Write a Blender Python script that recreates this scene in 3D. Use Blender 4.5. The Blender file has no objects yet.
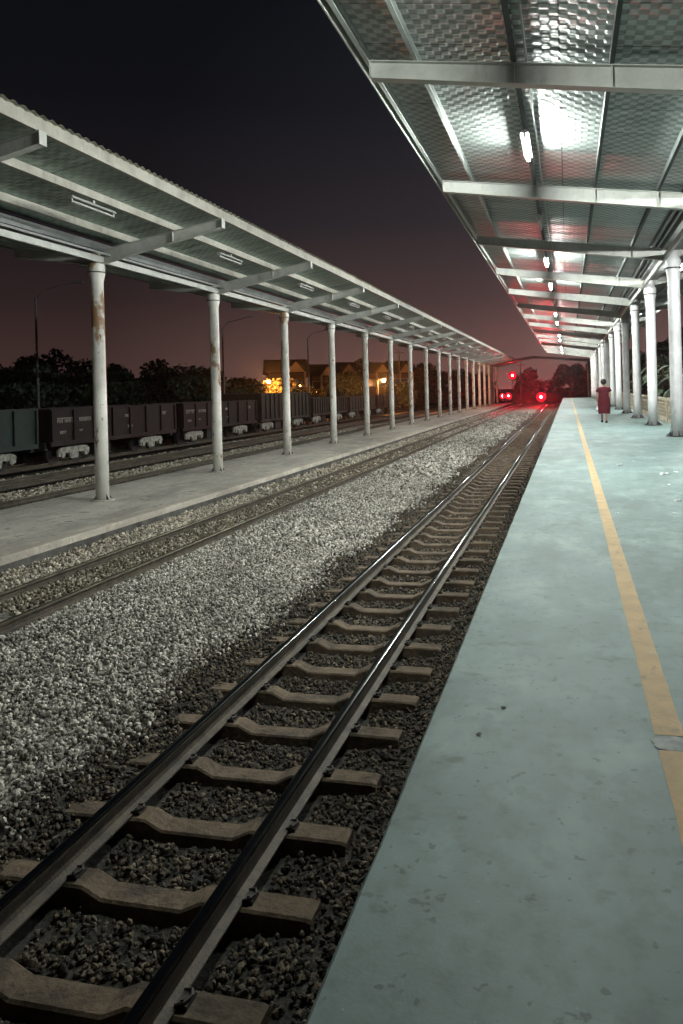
import bpy, math, random
import numpy as np
from mathutils import Vector, Matrix

random.seed(7)
RNG = np.random.default_rng(11)
SC = bpy.context.scene
COL = SC.collection
R = math.radians

# ------------------------------------------------------------------ camera, world, light, exposure
YAW, ROLL, FPX = math.atan(0.2215), 0.026, 745.0
CAMZ = 1.42
cam_d = bpy.data.cameras.new("camera")
cam = bpy.data.objects.new("camera", cam_d)
COL.objects.link(cam)
SC.camera = cam
cam_d.sensor_width = 36.0
cam_d.sensor_fit = 'AUTO'
cam_d.lens = FPX / 1024.0 * 36.0
cam_d.shift_x = -61.5 / 1024.0
cam_d.shift_y = -121.7 / 1024.0
cam_d.clip_end = 4000.0
cam_d.clip_start = 0.05
cam.matrix_world = (Matrix.Translation((0, 0, CAMZ)) @ Matrix.Rotation(YAW, 4, 'Z')
                    @ Matrix.Rotation(R(90), 4, 'X') @ Matrix.Rotation(-ROLL, 4, 'Z'))

SC.view_settings.view_transform = 'Standard'
SC.view_settings.look = 'None'
SC.view_settings.gamma = 1.0
SC.view_settings.use_curve_mapping = False
SC.view_settings.exposure = 0.2
SC.render.engine = 'CYCLES'
SC.cycles.max_bounces = 6
SC.cycles.diffuse_bounces = 3
SC.cycles.glossy_bounces = 3
SC.cycles.use_denoising = True
SC.cycles.sample_clamp_indirect = 6.0
SC.cycles.volume_bounces = 0

W = bpy.data.worlds.new("World")
SC.world = W
W.use_nodes = True
nt = W.node_tree
nt.nodes.clear()
wo = nt.nodes.new('ShaderNodeOutputWorld')
bg = nt.nodes.new('ShaderNodeBackground')
tc = nt.nodes.new('ShaderNodeTexCoord')
sx = nt.nodes.new('ShaderNodeSeparateXYZ')
rp = nt.nodes.new('ShaderNodeValToRGB')
nt.links.new(tc.outputs['Generated'], sx.inputs[0])
nt.links.new(sx.outputs['Z'], rp.inputs[0])
cr = rp.color_ramp
cr.elements[0].position = 0.0
cr.elements[0].color = (0.185, 0.098, 0.085, 1)
cr.elements[1].position = 0.55
cr.elements[1].color = (0.0075, 0.0105, 0.0165, 1)
for p, c in ((0.05, (0.140, 0.078, 0.070)), (0.12, (0.075, 0.046, 0.046)), (0.22, (0.031, 0.026, 0.031)),
             (0.36, (0.0150, 0.0155, 0.0205))):
    e = cr.elements.new(p)
    e.color = (*c, 1)
nz = nt.nodes.new('ShaderNodeTexNoise')
nz.inputs['Scale'].default_value = 2.5
nz.inputs['Detail'].default_value = 3
nt.links.new(tc.outputs['Generated'], nz.inputs['Vector'])
mr = nt.nodes.new('ShaderNodeMapRange')
mr.inputs['To Min'].default_value = 0.85
mr.inputs['To Max'].default_value = 1.15
nt.links.new(nz.outputs['Fac'], mr.inputs['Value'])
nt.links.new(rp.outputs['Color'], bg.inputs['Color'])
# the town's glow is strongest straight down the line and fades to the sides
vd = nt.nodes.new('ShaderNodeVectorMath'); vd.operation = 'DOT_PRODUCT'
vd.inputs[1].default_value = (math.sin(R(4)), math.cos(R(4)), 0)
nt.links.new(tc.outputs['Generated'], vd.inputs[0])
mg = nt.nodes.new('ShaderNodeMapRange')
mg.inputs['From Min'].default_value = 0.74
mg.inputs['From Max'].default_value = 1.0
mg.inputs['To Min'].default_value = 0.22
mg.inputs['To Max'].default_value = 0.78
nt.links.new(vd.outputs['Value'], mg.inputs['Value'])
mm = nt.nodes.new('ShaderNodeMath'); mm.operation = 'MULTIPLY'
nt.links.new(mg.outputs['Result'], mm.inputs[0]); nt.links.new(mr.outputs['Result'], mm.inputs[1])
ad = nt.nodes.new('ShaderNodeMath'); ad.operation = 'MAXIMUM'; ad.inputs[1].default_value = 0.3
nt.links.new(mm.outputs[0], ad.inputs[0])
nt.links.new(ad.outputs[0], bg.inputs['Strength'])
nt.links.new(bg.outputs['Background'], wo.inputs['Surface'])

# faint moonlight
sun_d = bpy.data.lights.new("moonlight", 'SUN')
sun_d.energy = 0.012
sun_d.angle = R(0.5)
sun_d.color = (0.75, 0.9, 1.0)
sun = bpy.data.objects.new("moonlight", sun_d)
COL.objects.link(sun)
sun.rotation_euler = (R(50), 0, R(60))

HAZE = 0.0003
LAMP = 2300.0        # radiance of a lit tube

# ------------------------------------------------------------------ materials
def mat(name, color, rough=0.7, metal=0.0, var=0.0, vscale=3.0, color2=None, bump=0.0, bscale=20.0, stops=None,
        detail=6.0, spec=0.5):
    m = bpy.data.materials.new(name)
    m.use_nodes = True
    n, l = m.node_tree.nodes, m.node_tree.links
    b = n['Principled BSDF']
    b.inputs['Base Color'].default_value = (*color, 1)
    b.inputs['Roughness'].default_value = rough
    b.inputs['Metallic'].default_value = metal
    b.inputs['Specular IOR Level'].default_value = spec
    g = n.new('ShaderNodeNewGeometry')
    if var or color2:
        t = n.new('ShaderNodeTexNoise')
        t.inputs['Scale'].default_value = vscale
        t.inputs['Detail'].default_value = detail
        t.inputs['Roughness'].default_value = 0.65
        l.new(g.outputs['Position'], t.inputs['Vector'])
        r = n.new('ShaderNodeValToRGB')
        a, z = stops or (0.35, 0.65)
        r.color_ramp.elements[0].position = a
        r.color_ramp.elements[1].position = z
        c2 = color2 or tuple(c * (1 - var) for c in color)
        r.color_ramp.elements[0].color = (*c2, 1)
        r.color_ramp.elements[1].color = (*color, 1)
        l.new(t.outputs['Fac'], r.inputs[0])
        l.new(r.outputs[0], b.inputs['Base Color'])
    if bump:
        t2 = n.new('ShaderNodeTexNoise')
        t2.inputs['Scale'].default_value = bscale
        t2.inputs['Detail'].default_value = 5
        l.new(g.outputs['Position'], t2.inputs['Vector'])
        bp = n.new('ShaderNodeBump')
        bp.inputs['Strength'].default_value = bump
        bp.inputs['Distance'].default_value = 0.02
        l.new(t2.outputs['Fac'], bp.inputs['Height'])
        l.new(bp.outputs[0], b.inputs['Normal'])
    return m

def emis(name, color, strength):
    m = bpy.data.materials.new(name)
    m.use_nodes = True
    b = m.node_tree.nodes['Principled BSDF']
    b.inputs['Base Color'].default_value = (*[min(1, c) for c in color], 1)
    b.inputs['Emission Color'].default_value = (*color, 1)
    b.inputs['Emission Strength'].default_value = strength
    return m

def N(m, t):
    return m.node_tree.nodes.new(t)

def mix_layer(m, base_socket, color, fac_socket):
    x = N(m, 'ShaderNodeMix')
    x.data_type = 'RGBA'
    m.node_tree.links.new(fac_socket, x.inputs[0])
    m.node_tree.links.new(base_socket, x.inputs[6])
    x.inputs[7].default_value = (*color, 1)
    return x.outputs[2]

def noise_mask(m, scale, lo, hi, stretch=(1, 1, 1), detail=6, offset=0.0):
    g = N(m, 'ShaderNodeNewGeometry')
    mp = N(m, 'ShaderNodeMapping')
    mp.inputs['Scale'].default_value = stretch
    mp.inputs['Location'].default_value = (offset, offset * 1.7, offset * 0.3)
    t = N(m, 'ShaderNodeTexNoise')
    t.inputs['Scale'].default_value = scale
    t.inputs['Detail'].default_value = detail
    t.inputs['Roughness'].default_value = 0.62
    r = N(m, 'ShaderNodeMapRange')
    r.inputs['From Min'].default_value = lo
    r.inputs['From Max'].default_value = hi
    L = m.node_tree.links
    L.new(g.outputs['Position'], mp.inputs[0])
    L.new(mp.outputs[0], t.inputs['Vector'])
    L.new(t.outputs['Fac'], r.inputs['Value'])
    return r.outputs[0]

def scaled(m, sock, k):
    x = N(m, 'ShaderNodeMath')
    x.operation = 'MULTIPLY'
    x.inputs[1].default_value = k
    m.node_tree.links.new(sock, x.inputs[0])
    return x.outputs[0]

def concrete(name, c1, c2, spots, spot_color, rough=0.75, big=(0.35, 0.4, 0.62)):
    m = mat(name, c1, rough=rough, color2=c2, vscale=1.3, stops=(0.3, 0.7), bump=0.05, bscale=70.0, detail=9)
    b = m.node_tree.nodes['Principled BSDF']
    base = b.inputs['Base Color'].links[0].from_socket
    o = mix_layer(m, base, tuple(c * 0.62 for c in c2), scaled(m, noise_mask(m, big[0], big[1], big[2], (1, 0.45, 1)), 0.6))
    o = mix_layer(m, o, tuple(min(1, c * 1.3) for c in c1), scaled(m, noise_mask(m, 2.6, 0.5, 0.68, (1, 0.6, 1), offset=9), 0.5))
    o = mix_layer(m, o, spot_color, scaled(m, noise_mask(m, spots, 0.645, 0.70, (1, 1.7, 1), 3, offset=4), 0.8))
    o = mix_layer(m, o, spot_color, scaled(m, noise_mask(m, spots * 6, 0.655, 0.70, (1, 1, 1), 2, offset=14), 0.75))
    o = mix_layer(m, o, spot_color, scaled(m, noise_mask(m, spots * 2.6, 0.66, 0.70, (1, 1.3, 1), 5, offset=54), 0.85))
    o = mix_layer(m, o, tuple(c * 0.5 for c in c2), scaled(m, noise_mask(m, 11, 0.50, 0.72, (1, 1, 1), 10, offset=31), 0.5))
    o = mix_layer(m, o, tuple(c * 0.45 for c in c2), scaled(m, noise_mask(m, 1.1, 0.53, 0.60, (1, .35, 1), 12, offset=41), 0.4))
    o = mix_layer(m, o, (0.6, 0.62, 0.6), scaled(m, noise_mask(m, 45, 0.74, 0.78, (1, 1, 1), 2, offset=24), 0.5))
    m.node_tree.links.new(o, b.inputs['Base Color'])
    return m

M = {}
M['green_floor'] = concrete('green platform paint', (0.195, 0.278, 0.264), (0.105, 0.168, 0.160), 3.0, (0.05, 0.085, 0.085), 0.62)
M['grey_floor'] = concrete('worn concrete', (0.56, 0.53, 0.46), (0.42, 0.40, 0.35), 2.0, (0.12, 0.115, 0.10), 0.85)
M['kerb'] = concrete('chipped kerb', (0.60, 0.55, 0.47), (0.42, 0.38, 0.32), 7.0, (0.10, 0.09, 0.075), 0.9)
M['platform_side'] = mat('platform side concrete', (0.11, 0.105, 0.095), 0.9, color2=(0.04, 0.038, 0.034), vscale=3, bump=.5, bscale=12)
M['ground'] = mat('earth', (0.045, 0.042, 0.034), 0.95, var=.5, vscale=.6, bump=.4, bscale=4)

# yellow line
m = mat('worn yellow line paint', (0.48, 0.33, 0.155), 0.7, color2=(0.33, 0.235, 0.115), vscale=5, stops=(.3, .65), bump=.2, bscale=40)
b = m.node_tree.nodes['Principled BSDF']
o = mix_layer(m, b.inputs['Base Color'].links[0].from_socket, (0.20, 0.17, 0.11), scaled(m, noise_mask(m, 9, .60, .68, (1, .6, 1), 5), .8))
o = mix_layer(m, o, (0.34, 0.38, 0.35), noise_mask(m, 22, .66, .70, (1, 1, 1), 3, offset=3))
m.node_tree.links.new(o, b.inputs['Base Color'])
M['yellow'] = m

# painted steel with rust
def painted(name, c, dirt, rust=0.5, rough=0.45, lo=.63):
    m = mat(name, c, rough, color2=dirt, vscale=2.0, stops=(.3, .6), bump=.06, bscale=30)
    b = m.node_tree.nodes['Principled BSDF']
    o = b.inputs['Base Color'].links[0].from_socket
    o = mix_layer(m, o, tuple(x * .55 for x in dirt), scaled(m, noise_mask(m, 7, .56, .72, (1, 1, .25), 6, offset=7), .5))
    if rust:
        o = mix_layer(m, o, (0.30, 0.15, 0.05), scaled(m, noise_mask(m, 2.3, lo, lo + .06, (1, 1, .55), 8, offset=2), rust))
        o = mix_layer(m, o, (0.12, 0.05, 0.02), scaled(m, noise_mask(m, 5.0, lo + .04, lo + .1, (1, 1, .6), 8, offset=2), rust))
    m.node_tree.links.new(o, b.inputs['Base Color'])
    return m

M['col_left'] = painted('cream column paint with rust', (0.80, 0.79, 0.73), (0.60, 0.58, 0.53), .9, lo=.575)
M['col_right'] = painted('off white column paint', (0.78, 0.78, 0.79), (0.58, 0.58, 0.58), .25, lo=.68)
M['beam'] = painted('pale grey beam paint', (0.48, 0.49, 0.455), (0.33, 0.34, 0.315), 0.0)
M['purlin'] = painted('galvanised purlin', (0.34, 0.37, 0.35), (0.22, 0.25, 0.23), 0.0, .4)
M['dark_purlin'] = painted('dull purlin with painted shade', (0.055, 0.065, 0.062), (0.03, 0.036, 0.035), 0.0, .75)  # shade on the inner purlins put into a darker colour
M['gutter'] = painted('dark gutter steel', (0.16, 0.17, 0.165), (0.08, 0.09, 0.09), 0.0, .5)
M['fascia'] = painted('weathered cream fascia', (0.40, 0.39, 0.335), (0.25, 0.24, 0.20), .15, .5)
M['base_iron'] = mat('dark base steel', (0.07, 0.07, 0.065), .6, var=.5, vscale=9)
M['rail_side'] = mat('rusty rail steel', (0.085, 0.068, 0.045), .7, color2=(0.028, 0.023, 0.017), vscale=6, bump=.3, bscale=60)
M['rail_top'] = mat('polished rail head', (0.40, 0.41, 0.39), .24, 1.0, var=.3, vscale=3)
M['rail_top_dull'] = mat('dull rail head', (0.22, 0.20, 0.15), .45, .8, var=.4, vscale=3)
M['sleeper'] = mat('stained sleeper concrete', (0.155, 0.113, 0.073), .9, color2=(0.06, 0.045, 0.03), vscale=5, bump=.6, bscale=28)
b_ = M['sleeper'].node_tree.nodes['Principled BSDF']
o_ = mix_layer(M['sleeper'], b_.inputs['Base Color'].links[0].from_socket, (.035, .03, .025), scaled(M['sleeper'], noise_mask(M['sleeper'], 3.2, .56, .68), .85))
M['sleeper'].node_tree.links.new(o_, b_.inputs['Base Color'])
M['clip'] = mat('rail clip iron', (0.045, 0.04, 0.035), .7, var=.4, vscale=20)
M['bed'] = mat('dark ballast bed', (0.045, 0.042, 0.035), .95, var=.5, vscale=14, bump=1, bscale=22)
M['fix_body'] = mat('white lamp housing', (0.33, 0.34, 0.32), .6)
M['tube_off'] = mat('unlit lamp tube', (0.34, 0.35, 0.33), .5)
M['tube_on'] = emis('glowing lamp tube', (0.95, 1.0, 0.95), LAMP)
M['tube_dim'] = emis('dimmed lamp tube', (0.95, 1.0, 0.93), LAMP * .42)  # lamp out of view, dimmed to balance the light near the camera
M['conduit'] = mat('grey conduit', (0.3, 0.31, 0.3), .5)
M['soffit_out'] = painted('corrugated roof top', (0.30, 0.28, 0.22), (0.18, 0.17, 0.13), .3, .55)

def foil(name, base, rough=.36, metal=.75, patt=1.0):
    m = bpy.data.materials.new(name)
    m.use_nodes = True
    L = m.node_tree.links
    b = m.node_tree.nodes['Principled BSDF']
    g = N(m, 'ShaderNodeNewGeometry')
    mp = N(m, 'ShaderNodeMapping')
    L.new(g.outputs['Position'], mp.inputs[0])
    sp_ = N(m, 'ShaderNodeSeparateXYZ')
    L.new(mp.outputs[0], sp_.inputs[0])
    def sn(sock, k):
        q = N(m, 'ShaderNodeMath'); q.operation = 'MULTIPLY'; q.inputs[1].default_value = math.pi / k
        L.new(sock, q.inputs[0])
        w = N(m, 'ShaderNodeMath'); w.operation = 'SINE'
        L.new(q.outputs[0], w.inputs[0])
        return w.outputs[0]
    pr_ = N(m, 'ShaderNodeMath'); pr_.operation = 'MULTIPLY'
    L.new(sn(sp_.outputs['X'], .105), pr_.inputs[0]); L.new(sn(sp_.outputs['Y'], .12), pr_.inputs[1])
    br = N(m, 'ShaderNodeMapRange')
    br.inputs['From Min'].default_value = -.5; br.inputs['From Max'].default_value = .5
    br.interpolation_type = 'SMOOTHSTEP'
    L.new(pr_.outputs[0], br.inputs['Value'])
    # big sheets, laps every metre
    br2 = N(m, 'ShaderNodeTexBrick')
    br2.offset = 0.0
    br2.inputs['Scale'].default_value = 1.0
    br2.inputs['Brick Width'].default_value = 50.0
    br2.inputs['Row Height'].default_value = 1.02
    br2.inputs['Mortar Size'].default_value = 0.012
    br2.inputs['Color1'].default_value = (1, 1, 1, 1)
    br2.inputs['Color2'].default_value = (.86, .86, .86, 1)
    br2.inputs['Mortar'].default_value = (.3, .3, .3, 1)
    L.new(mp.outputs[0], br2.inputs['Vector'])
    n1 = N(m, 'ShaderNodeTexNoise')
    n1.inputs['Scale'].default_value = 1.5
    n1.inputs['Detail'].default_value = 3
    mp2 = N(m, 'ShaderNodeMapping')
    mp2.inputs['Scale'].default_value = (.5, 1.6, 1)
    L.new(g.outputs['Position'], mp2.inputs[0])
    L.new(mp2.outputs[0], n1.inputs['Vector'])
    b1 = N(m, 'ShaderNodeBump')
    b1.inputs['Distance'].default_value = .16
    b1.inputs['Strength'].default_value = .55
    L.new(n1.outputs['Fac'], b1.inputs['Height'])
    b2 = N(m, 'ShaderNodeBump')
    b2.inputs['Distance'].default_value = .013 * patt
    b2.inputs['Strength'].default_value = .8
    L.new(br.outputs[0], b2.inputs['Height'])
    L.new(b1.outputs[0], b2.inputs['Normal'])
    L.new(b2.outputs[0], b.inputs['Normal'])
    x = N(m, 'ShaderNodeMix')
    x.data_type = 'RGBA'
    x.blend_type = 'MULTIPLY'
    x.inputs[0].default_value = 1
    x.inputs[6].default_value = (*base, 1)
    L.new(br2.outputs['Color'], x.inputs[7])
    x2 = N(m, 'ShaderNodeMix')
    x2.data_type = 'RGBA'
    x2.blend_type = 'MULTIPLY'
    x2.inputs[0].default_value = .40 * patt  # glints and shade of the embossed cells also put into the colour
    L.new(x.outputs[2], x2.inputs[6])
    L.new(br.outputs[0], x2.inputs[7])
    o = mix_layer(m, x2.outputs[2], tuple(c * .35 for c in base), scaled(m, noise_mask(m, 1.2, .5, .75, (1, .5, 1), 6, offset=5), .6))
    L.new(o, b.inputs['Base Color'])
    b.inputs['Metallic'].default_value = metal
    b.inputs['Roughness'].default_value = rough
    return m

M['foil'] = foil('embossed silver foil lining', (0.36, 0.40, 0.38), .47, .8)
M['foil_left'] = foil('dulled foil lining', (0.33, 0.42, 0.375), .42, .75, .4)

def stone_mat(name, cols, rough=.9):
    m = bpy.data.materials.new(name)
    m.use_nodes = True
    L = m.node_tree.links
    b = m.node_tree.nodes['Principled BSDF']
    g = N(m, 'ShaderNodeNewGeometry')
    r = N(m, 'ShaderNodeValToRGB')
    el = r.color_ramp.elements
    el[0].color = (*cols[0], 1)
    el[1].color = (*cols[-1], 1)
    for i, c in enumerate(cols[1:-1]):
        e = el.new((i + 1) / (len(cols) - 1))
        e.color = (*c, 1)
    L.new(g.outputs['Random Per Island'], r.inputs[0])
    o = mix_layer(m, r.outputs[0], tuple(c * .45 for c in cols[0]), scaled(m, noise_mask(m, 2.2, .5, .7, (1, .5, 1), 5), .5))
    L.new(o, b.inputs['Base Color'])
    b.inputs['Roughness'].default_value = rough
    return m

M['stone_light'] = stone_mat('pale ballast stone', [(.07, .066, .053), (.20, .19, .16), (.36, .343, .295), (.52, .495, .43), (.74, .71, .635)])
M['stone_dark'] = stone_mat('oily ballast stone', [(.02, .018, .014), (.04, .033, .025), (.065, .053, .038), (.10, .08, .055), (.19, .15, .10)])
M['stone_brown'] = stone_mat('rusty ballast stone', [(.12, .105, .078), (.30, .265, .20), (.48, .43, .34), (.72, .67, .57)])

# ------------------------------------------------------------------ mesh helpers
class MB:
    def __init__(s):
        s.v, s.f, s.mi = [], [], []
        s.cur = 0

    def add(s, vs, fs):
        o = len(s.v)
        s.v += [tuple(v) for v in vs]
        s.f += [tuple(i + o for i in f) for f in fs]
        s.mi += [s.cur] * len(fs)
        return s

    def box(s, x0, x1, y0, y1, z0, z1):
        return s.add([(x0, y0, z0), (x1, y0, z0), (x1, y1, z0), (x0, y1, z0), (x0, y0, z1), (x1, y0, z1), (x1, y1, z1), (x0, y1, z1)],
                     [(0, 3, 2, 1), (4, 5, 6, 7), (0, 1, 5, 4), (1, 2, 6, 5), (2, 3, 7, 6), (3, 0, 4, 7)])

    def prism_y(s, prof, y0, y1):          # profile of (x, z), extruded along y
        n = len(prof)
        vs = [(x, y0, z) for x, z in prof] + [(x, y1, z) for x, z in prof]
        fs = [(i, (i + 1) % n, n + (i + 1) % n, n + i) for i in range(n)]
        fs += [tuple(range(n - 1, -1, -1)), tuple(range(n, 2 * n))]
        return s.add(vs, fs)

    def prism_x(s, prof, x0, x1):          # profile of (y, z), extruded along x
        n = len(prof)
        vs = [(x0, y, z) for y, z in prof] + [(x1, y, z) for y, z in prof]
        fs = [(i, (i + 1) % n, n + (i + 1) % n, n + i) for i in range(n)]
        fs += [tuple(range(n - 1, -1, -1)), tuple(range(n, 2 * n))]
        return s.add(vs, fs)

    def lathe(s, prof, n=16, c=(0, 0), cap=True):   # profile of (r, z)
        vs, fs = [], []
        for r, z in prof:
            for k in range(n):
                a = 2 * math.pi * k / n
                vs.append((c[0] + r * math.cos(a), c[1] + r * math.sin(a), z))
        for j in range(len(prof) - 1):
            for k in range(n):
                a, b2 = j * n + k, j * n + (k + 1) % n
                fs.append((a, b2, b2 + n, a + n))
        if cap:
            fs.append(tuple(range(n - 1, -1, -1)))
            fs.append(tuple((len(prof) - 1) * n + k for k in range(n)))
        return s.add(vs, fs)

    def tube(s, p0, p1, r0, r1=None, n=8):
        r1 = r0 if r1 is None else r1
        p0, p1 = Vector(p0), Vector(p1)
        d = (p1 - p0).normalized()
        a = d.orthogonal().normalized()
        b2 = d.cross(a)
        vs = []
        for p, r in ((p0, r0), (p1, r1)):
            for k in range(n):
                t = 2 * math.pi * k / n
                vs.append(p + a * (r * math.cos(t)) + b2 * (r * math.sin(t)))
        fs = [(k, (k + 1) % n, n + (k + 1) % n, n + k) for k in range(n)]
        fs += [tuple(range(n - 1, -1, -1)), tuple(range(n, 2 * n))]
        return s.add(vs, fs)

    def path(s, pts, rad, n=6):
        for i in range(len(pts) - 1):
            s.tube(pts[i], pts[i + 1], rad[i], rad[i + 1], n)
        return s

    def build(s, name, mats, parent=None, smooth=False, bevel=0.0):
        me = bpy.data.meshes.new(name)
        me.from_pydata(s.v, [], s.f)
        mats = mats if isinstance(mats, (list, tuple)) else [mats]
        for m_ in mats:
            me.materials.append(m_)
        me.polygons.foreach_set('material_index', s.mi)
        if smooth:
            me.polygons.foreach_set('use_smooth', [True] * len(s.f))
        me.update()
        ob = bpy.data.objects.new(name, me)
        COL.objects.link(ob)
        if parent:
            ob.parent = parent
        if bevel:
            bv = ob.modifiers.new('bevel', 'BEVEL')
            bv.width = bevel
            bv.segments = 2
            bv.limit_method = 'ANGLE'
        if smooth == 'auto':
            pass
        return ob

def tag(o, label=None, cat=None, group=None, kind=None):
    if label: o['label'] = label
    if cat: o['category'] = cat
    if group: o['group'] = group
    if kind: o['kind'] = kind
    return o

def empty(name, loc, rz=0.0):
    o = bpy.data.objects.new(name, None)
    COL.objects.link(o)
    o.location = loc
    o.rotation_euler = (0, 0, rz)
    o.empty_display_size = .2
    return o

def kids(o):
    return [c for c in COL.objects if c.parent == o]

def copy_tree(o, parent=None, ch=None):
    c = o.copy()
    COL.objects.link(c)
    c.parent = parent
    for k in (ch if ch is not None else kids(o)):
        copy_tree(k, c)
    return c

ORD = ['first', 'second', 'third', 'fourth', 'fifth', 'sixth', 'seventh', 'eighth', 'ninth', 'tenth', 'eleventh', 'twelfth',
       'thirteenth', 'fourteenth', 'fifteenth', 'sixteenth', 'seventeenth', 'eighteenth', 'nineteenth', 'twentieth']

BAY, Y0 = 5.8, 9.45
RAILZ = -1.12

# ------------------------------------------------------------------ ground and ballast
g = MB().add([(-900, -60, -1.62), (3.45, -60, -1.62), (3.45, 1500, -1.62), (-900, 1500, -1.62)], [(0, 1, 2, 3)])
tag(g.build('ground', M['ground']), kind='structure')
g = MB().add([(3.45, -60, -1.62), (3.45, -60, -.06), (900, -60, -.06), (900, 1500, -.06), (3.45, 1500, -.06), (3.45, 1500, -1.62)],
             [(1, 2, 3, 4), (0, 1, 4, 5)])
tag(g.build('ground', M['ground']), kind='structure')

def hprof(x):
    """ballast surface height across the tracks"""
    xs = [-24.0, -22.6, -19.0, -17.1, -15.4, -13.4, -12.1, -11.9, -8.5, -8.3, -7.9, -6.9, -6.1, -5.5, -4.2, -3.75, -3.45, -3.25, -2.9, -2.34, -1.8, -1.3, -.6]
    zs = [-1.50, -1.42, -1.40, -1.33, -1.36, -1.33, -1.36, -1.5, -1.5, -1.14, -1.20, -1.235, -1.235, -1.20, -1.19, -1.25, -1.275, -1.285, -1.36, -1.38, -1.37, -1.325, -1.35]
    return np.interp(x, xs, zs)

bx_ = np.concatenate([np.linspace(-24, -8.2, 50), np.linspace(-8.1, -.6, 80)])
by_ = np.concatenate([np.arange(-4, 30, .12), np.arange(30, 128, .8)])
X, Y = np.meshgrid(bx_, by_)
Z = hprof(X) - .03 + RNG.normal(0, .008, X.shape)
nx, ny = len(bx_), len(by_)
vv = np.stack([X.ravel(), Y.ravel(), Z.ravel()], 1)
i = (np.arange(ny - 1)[:, None] * nx + np.arange(nx - 1)[None, :]).ravel()
ff = np.stack([i, i + 1, i + nx + 1, i + nx], 1)
fx = X[:-1, :-1].ravel()
me = bpy.data.meshes.new('ballast_bed')
me.from_pydata(vv.tolist(), [], ff.tolist())
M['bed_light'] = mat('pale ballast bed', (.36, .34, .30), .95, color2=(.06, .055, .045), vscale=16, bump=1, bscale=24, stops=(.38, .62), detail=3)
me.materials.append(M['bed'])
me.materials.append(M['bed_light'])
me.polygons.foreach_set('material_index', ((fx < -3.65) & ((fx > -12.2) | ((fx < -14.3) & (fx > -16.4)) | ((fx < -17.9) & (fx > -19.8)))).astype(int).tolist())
ob = bpy.data.objects.new('ballast_bed', me)
COL.objects.link(ob)
tag(ob, kind='structure')

# ---- stones
def ico():
    t = (1 + 5 ** .5) / 2
    v = np.array([(-1, t, 0), (1, t, 0), (-1, -t, 0), (1, -t, 0), (0, -1, t), (0, 1, t), (0, -1, -t), (0, 1, -t), (t, 0, -1), (t, 0, 1), (-t, 0, -1), (-t, 0, 1)], float)
    v /= np.linalg.norm(v[0])
    f = np.array([(0, 11, 5), (0, 5, 1), (0, 1, 7), (0, 7, 10), (0, 10, 11), (1, 5, 9), (5, 11, 4), (11, 10, 2), (10, 7, 6), (7, 1, 8), (3, 9, 4), (3, 4, 2), (3, 2, 6), (3, 6, 8), (3, 8, 9), (4, 9, 5), (2, 4, 11), (6, 2, 10), (8, 6, 7), (9, 8, 1)])
    return v, f

def in_view(x, y, z, marg=110):
    c, s = math.cos(YAW), math.sin(YAW)
    d = y * c - x * s
    u = 403 + FPX * (x * c + y * s) / np.maximum(d, .1)
    v = 390 - FPX * (z - CAMZ) / np.maximum(d, .1)
    return (d > .5) & (u > -marg) & (u < 683 + marg) & (v < 1024 + marg)

SL, SL0 = 0.67, 3.02          # sleeper spacing and first centre
T1, T2 = -2.34, -6.90

def scatter(name, x0, x1, y0, y1, dens, size, material, label, cond=None, flat=.75):
    n = int((x1 - x0) * (y1 - y0) * dens)
    x = RNG.uniform(x0, x1, n)
    y = RNG.uniform(y0, y1, n)
    z = hprof(x)
    k = in_view(x, y, z)
    if cond is not None:
        k &= cond(x, y)
    x, y, z = x[k], y[k], z[k]
    n = len(x)
    s = size * RNG.uniform(.6, 1.35, n)
    bv, bf = ico()
    V = np.repeat(bv[None], n, 0) * RNG.uniform(.72, 1.15, (n, 12, 1))
    V *= np.stack([RNG.uniform(.75, 1.3, n), RNG.uniform(.75, 1.3, n), RNG.uniform(.55, .95, n)], 1)[:, None, :]
    # random rotation
    q = RNG.normal(size=(n, 4)); q[:, 3] += 1.2; q /= np.linalg.norm(q, axis=1)[:, None]
    a, b_, c_, w = q.T
    Rm = np.stack([1 - 2 * (b_**2 + c_**2), 2 * (a*b_ - c_*w), 2 * (a*c_ + b_*w), 2 * (a*b_ + c_*w), 1 - 2 * (a**2 + c_**2), 2 * (b_*c_ - a*w),
                   2 * (a*c_ - b_*w), 2 * (b_*c_ + a*w), 1 - 2 * (a**2 + b_**2)], 1).reshape(n, 3, 3)
    V = np.einsum('nij,nkj->nki', Rm, V) * (s * .5)[:, None, None]
    V += np.stack([x, y, z + RNG.uniform(-.02, .010, n)], 1)[:, None, :]
    F = (bf[None] + (np.arange(n) * 12)[:, None, None]).reshape(-1, 3)
    V = V.reshape(-1, 3)
    me = bpy.data.meshes.new(name)
    me.vertices.add(len(V)); me.vertices.foreach_set('co', V.ravel().astype(np.float32))
    me.loops.add(F.size); me.loops.foreach_set('vertex_index', F.ravel().astype(np.int32))
    me.polygons.add(len(F)); me.polygons.foreach_set('loop_start', (np.arange(len(F)) * 3).astype(np.int32))
    me.update(calc_edges=True)
    me.polygons.foreach_set('use_smooth', np.zeros(len(F), bool))
    me.materials.append(material)
    ob = bpy.data.objects.new(name, me)
    COL.objects.link(ob)
    tag(ob, label, 'gravel', kind='stuff')
    return n

def clear1(x, y):
    rail = (abs(x + 1.81) > .085) & (abs(x + 2.87) > .085)
    ph = (y - SL0 + SL * 40) % SL
    on = ((ph < .15) | (ph > SL - .15)) & (abs(x - T1) < 1.0)
    on &= ~((x < T1 - .62) & (RNG.random(len(x)) < .55))
    on &= ~((abs(x - T1) > .9) & (RNG.random(len(x)) < .4))
    return rail & ~on

def edge_mix(x, y):
    return x > -3.62 + .16 * np.sin(y * 2.1) * np.sin(y * .7) + RNG.normal(0, .09, len(x))

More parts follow.
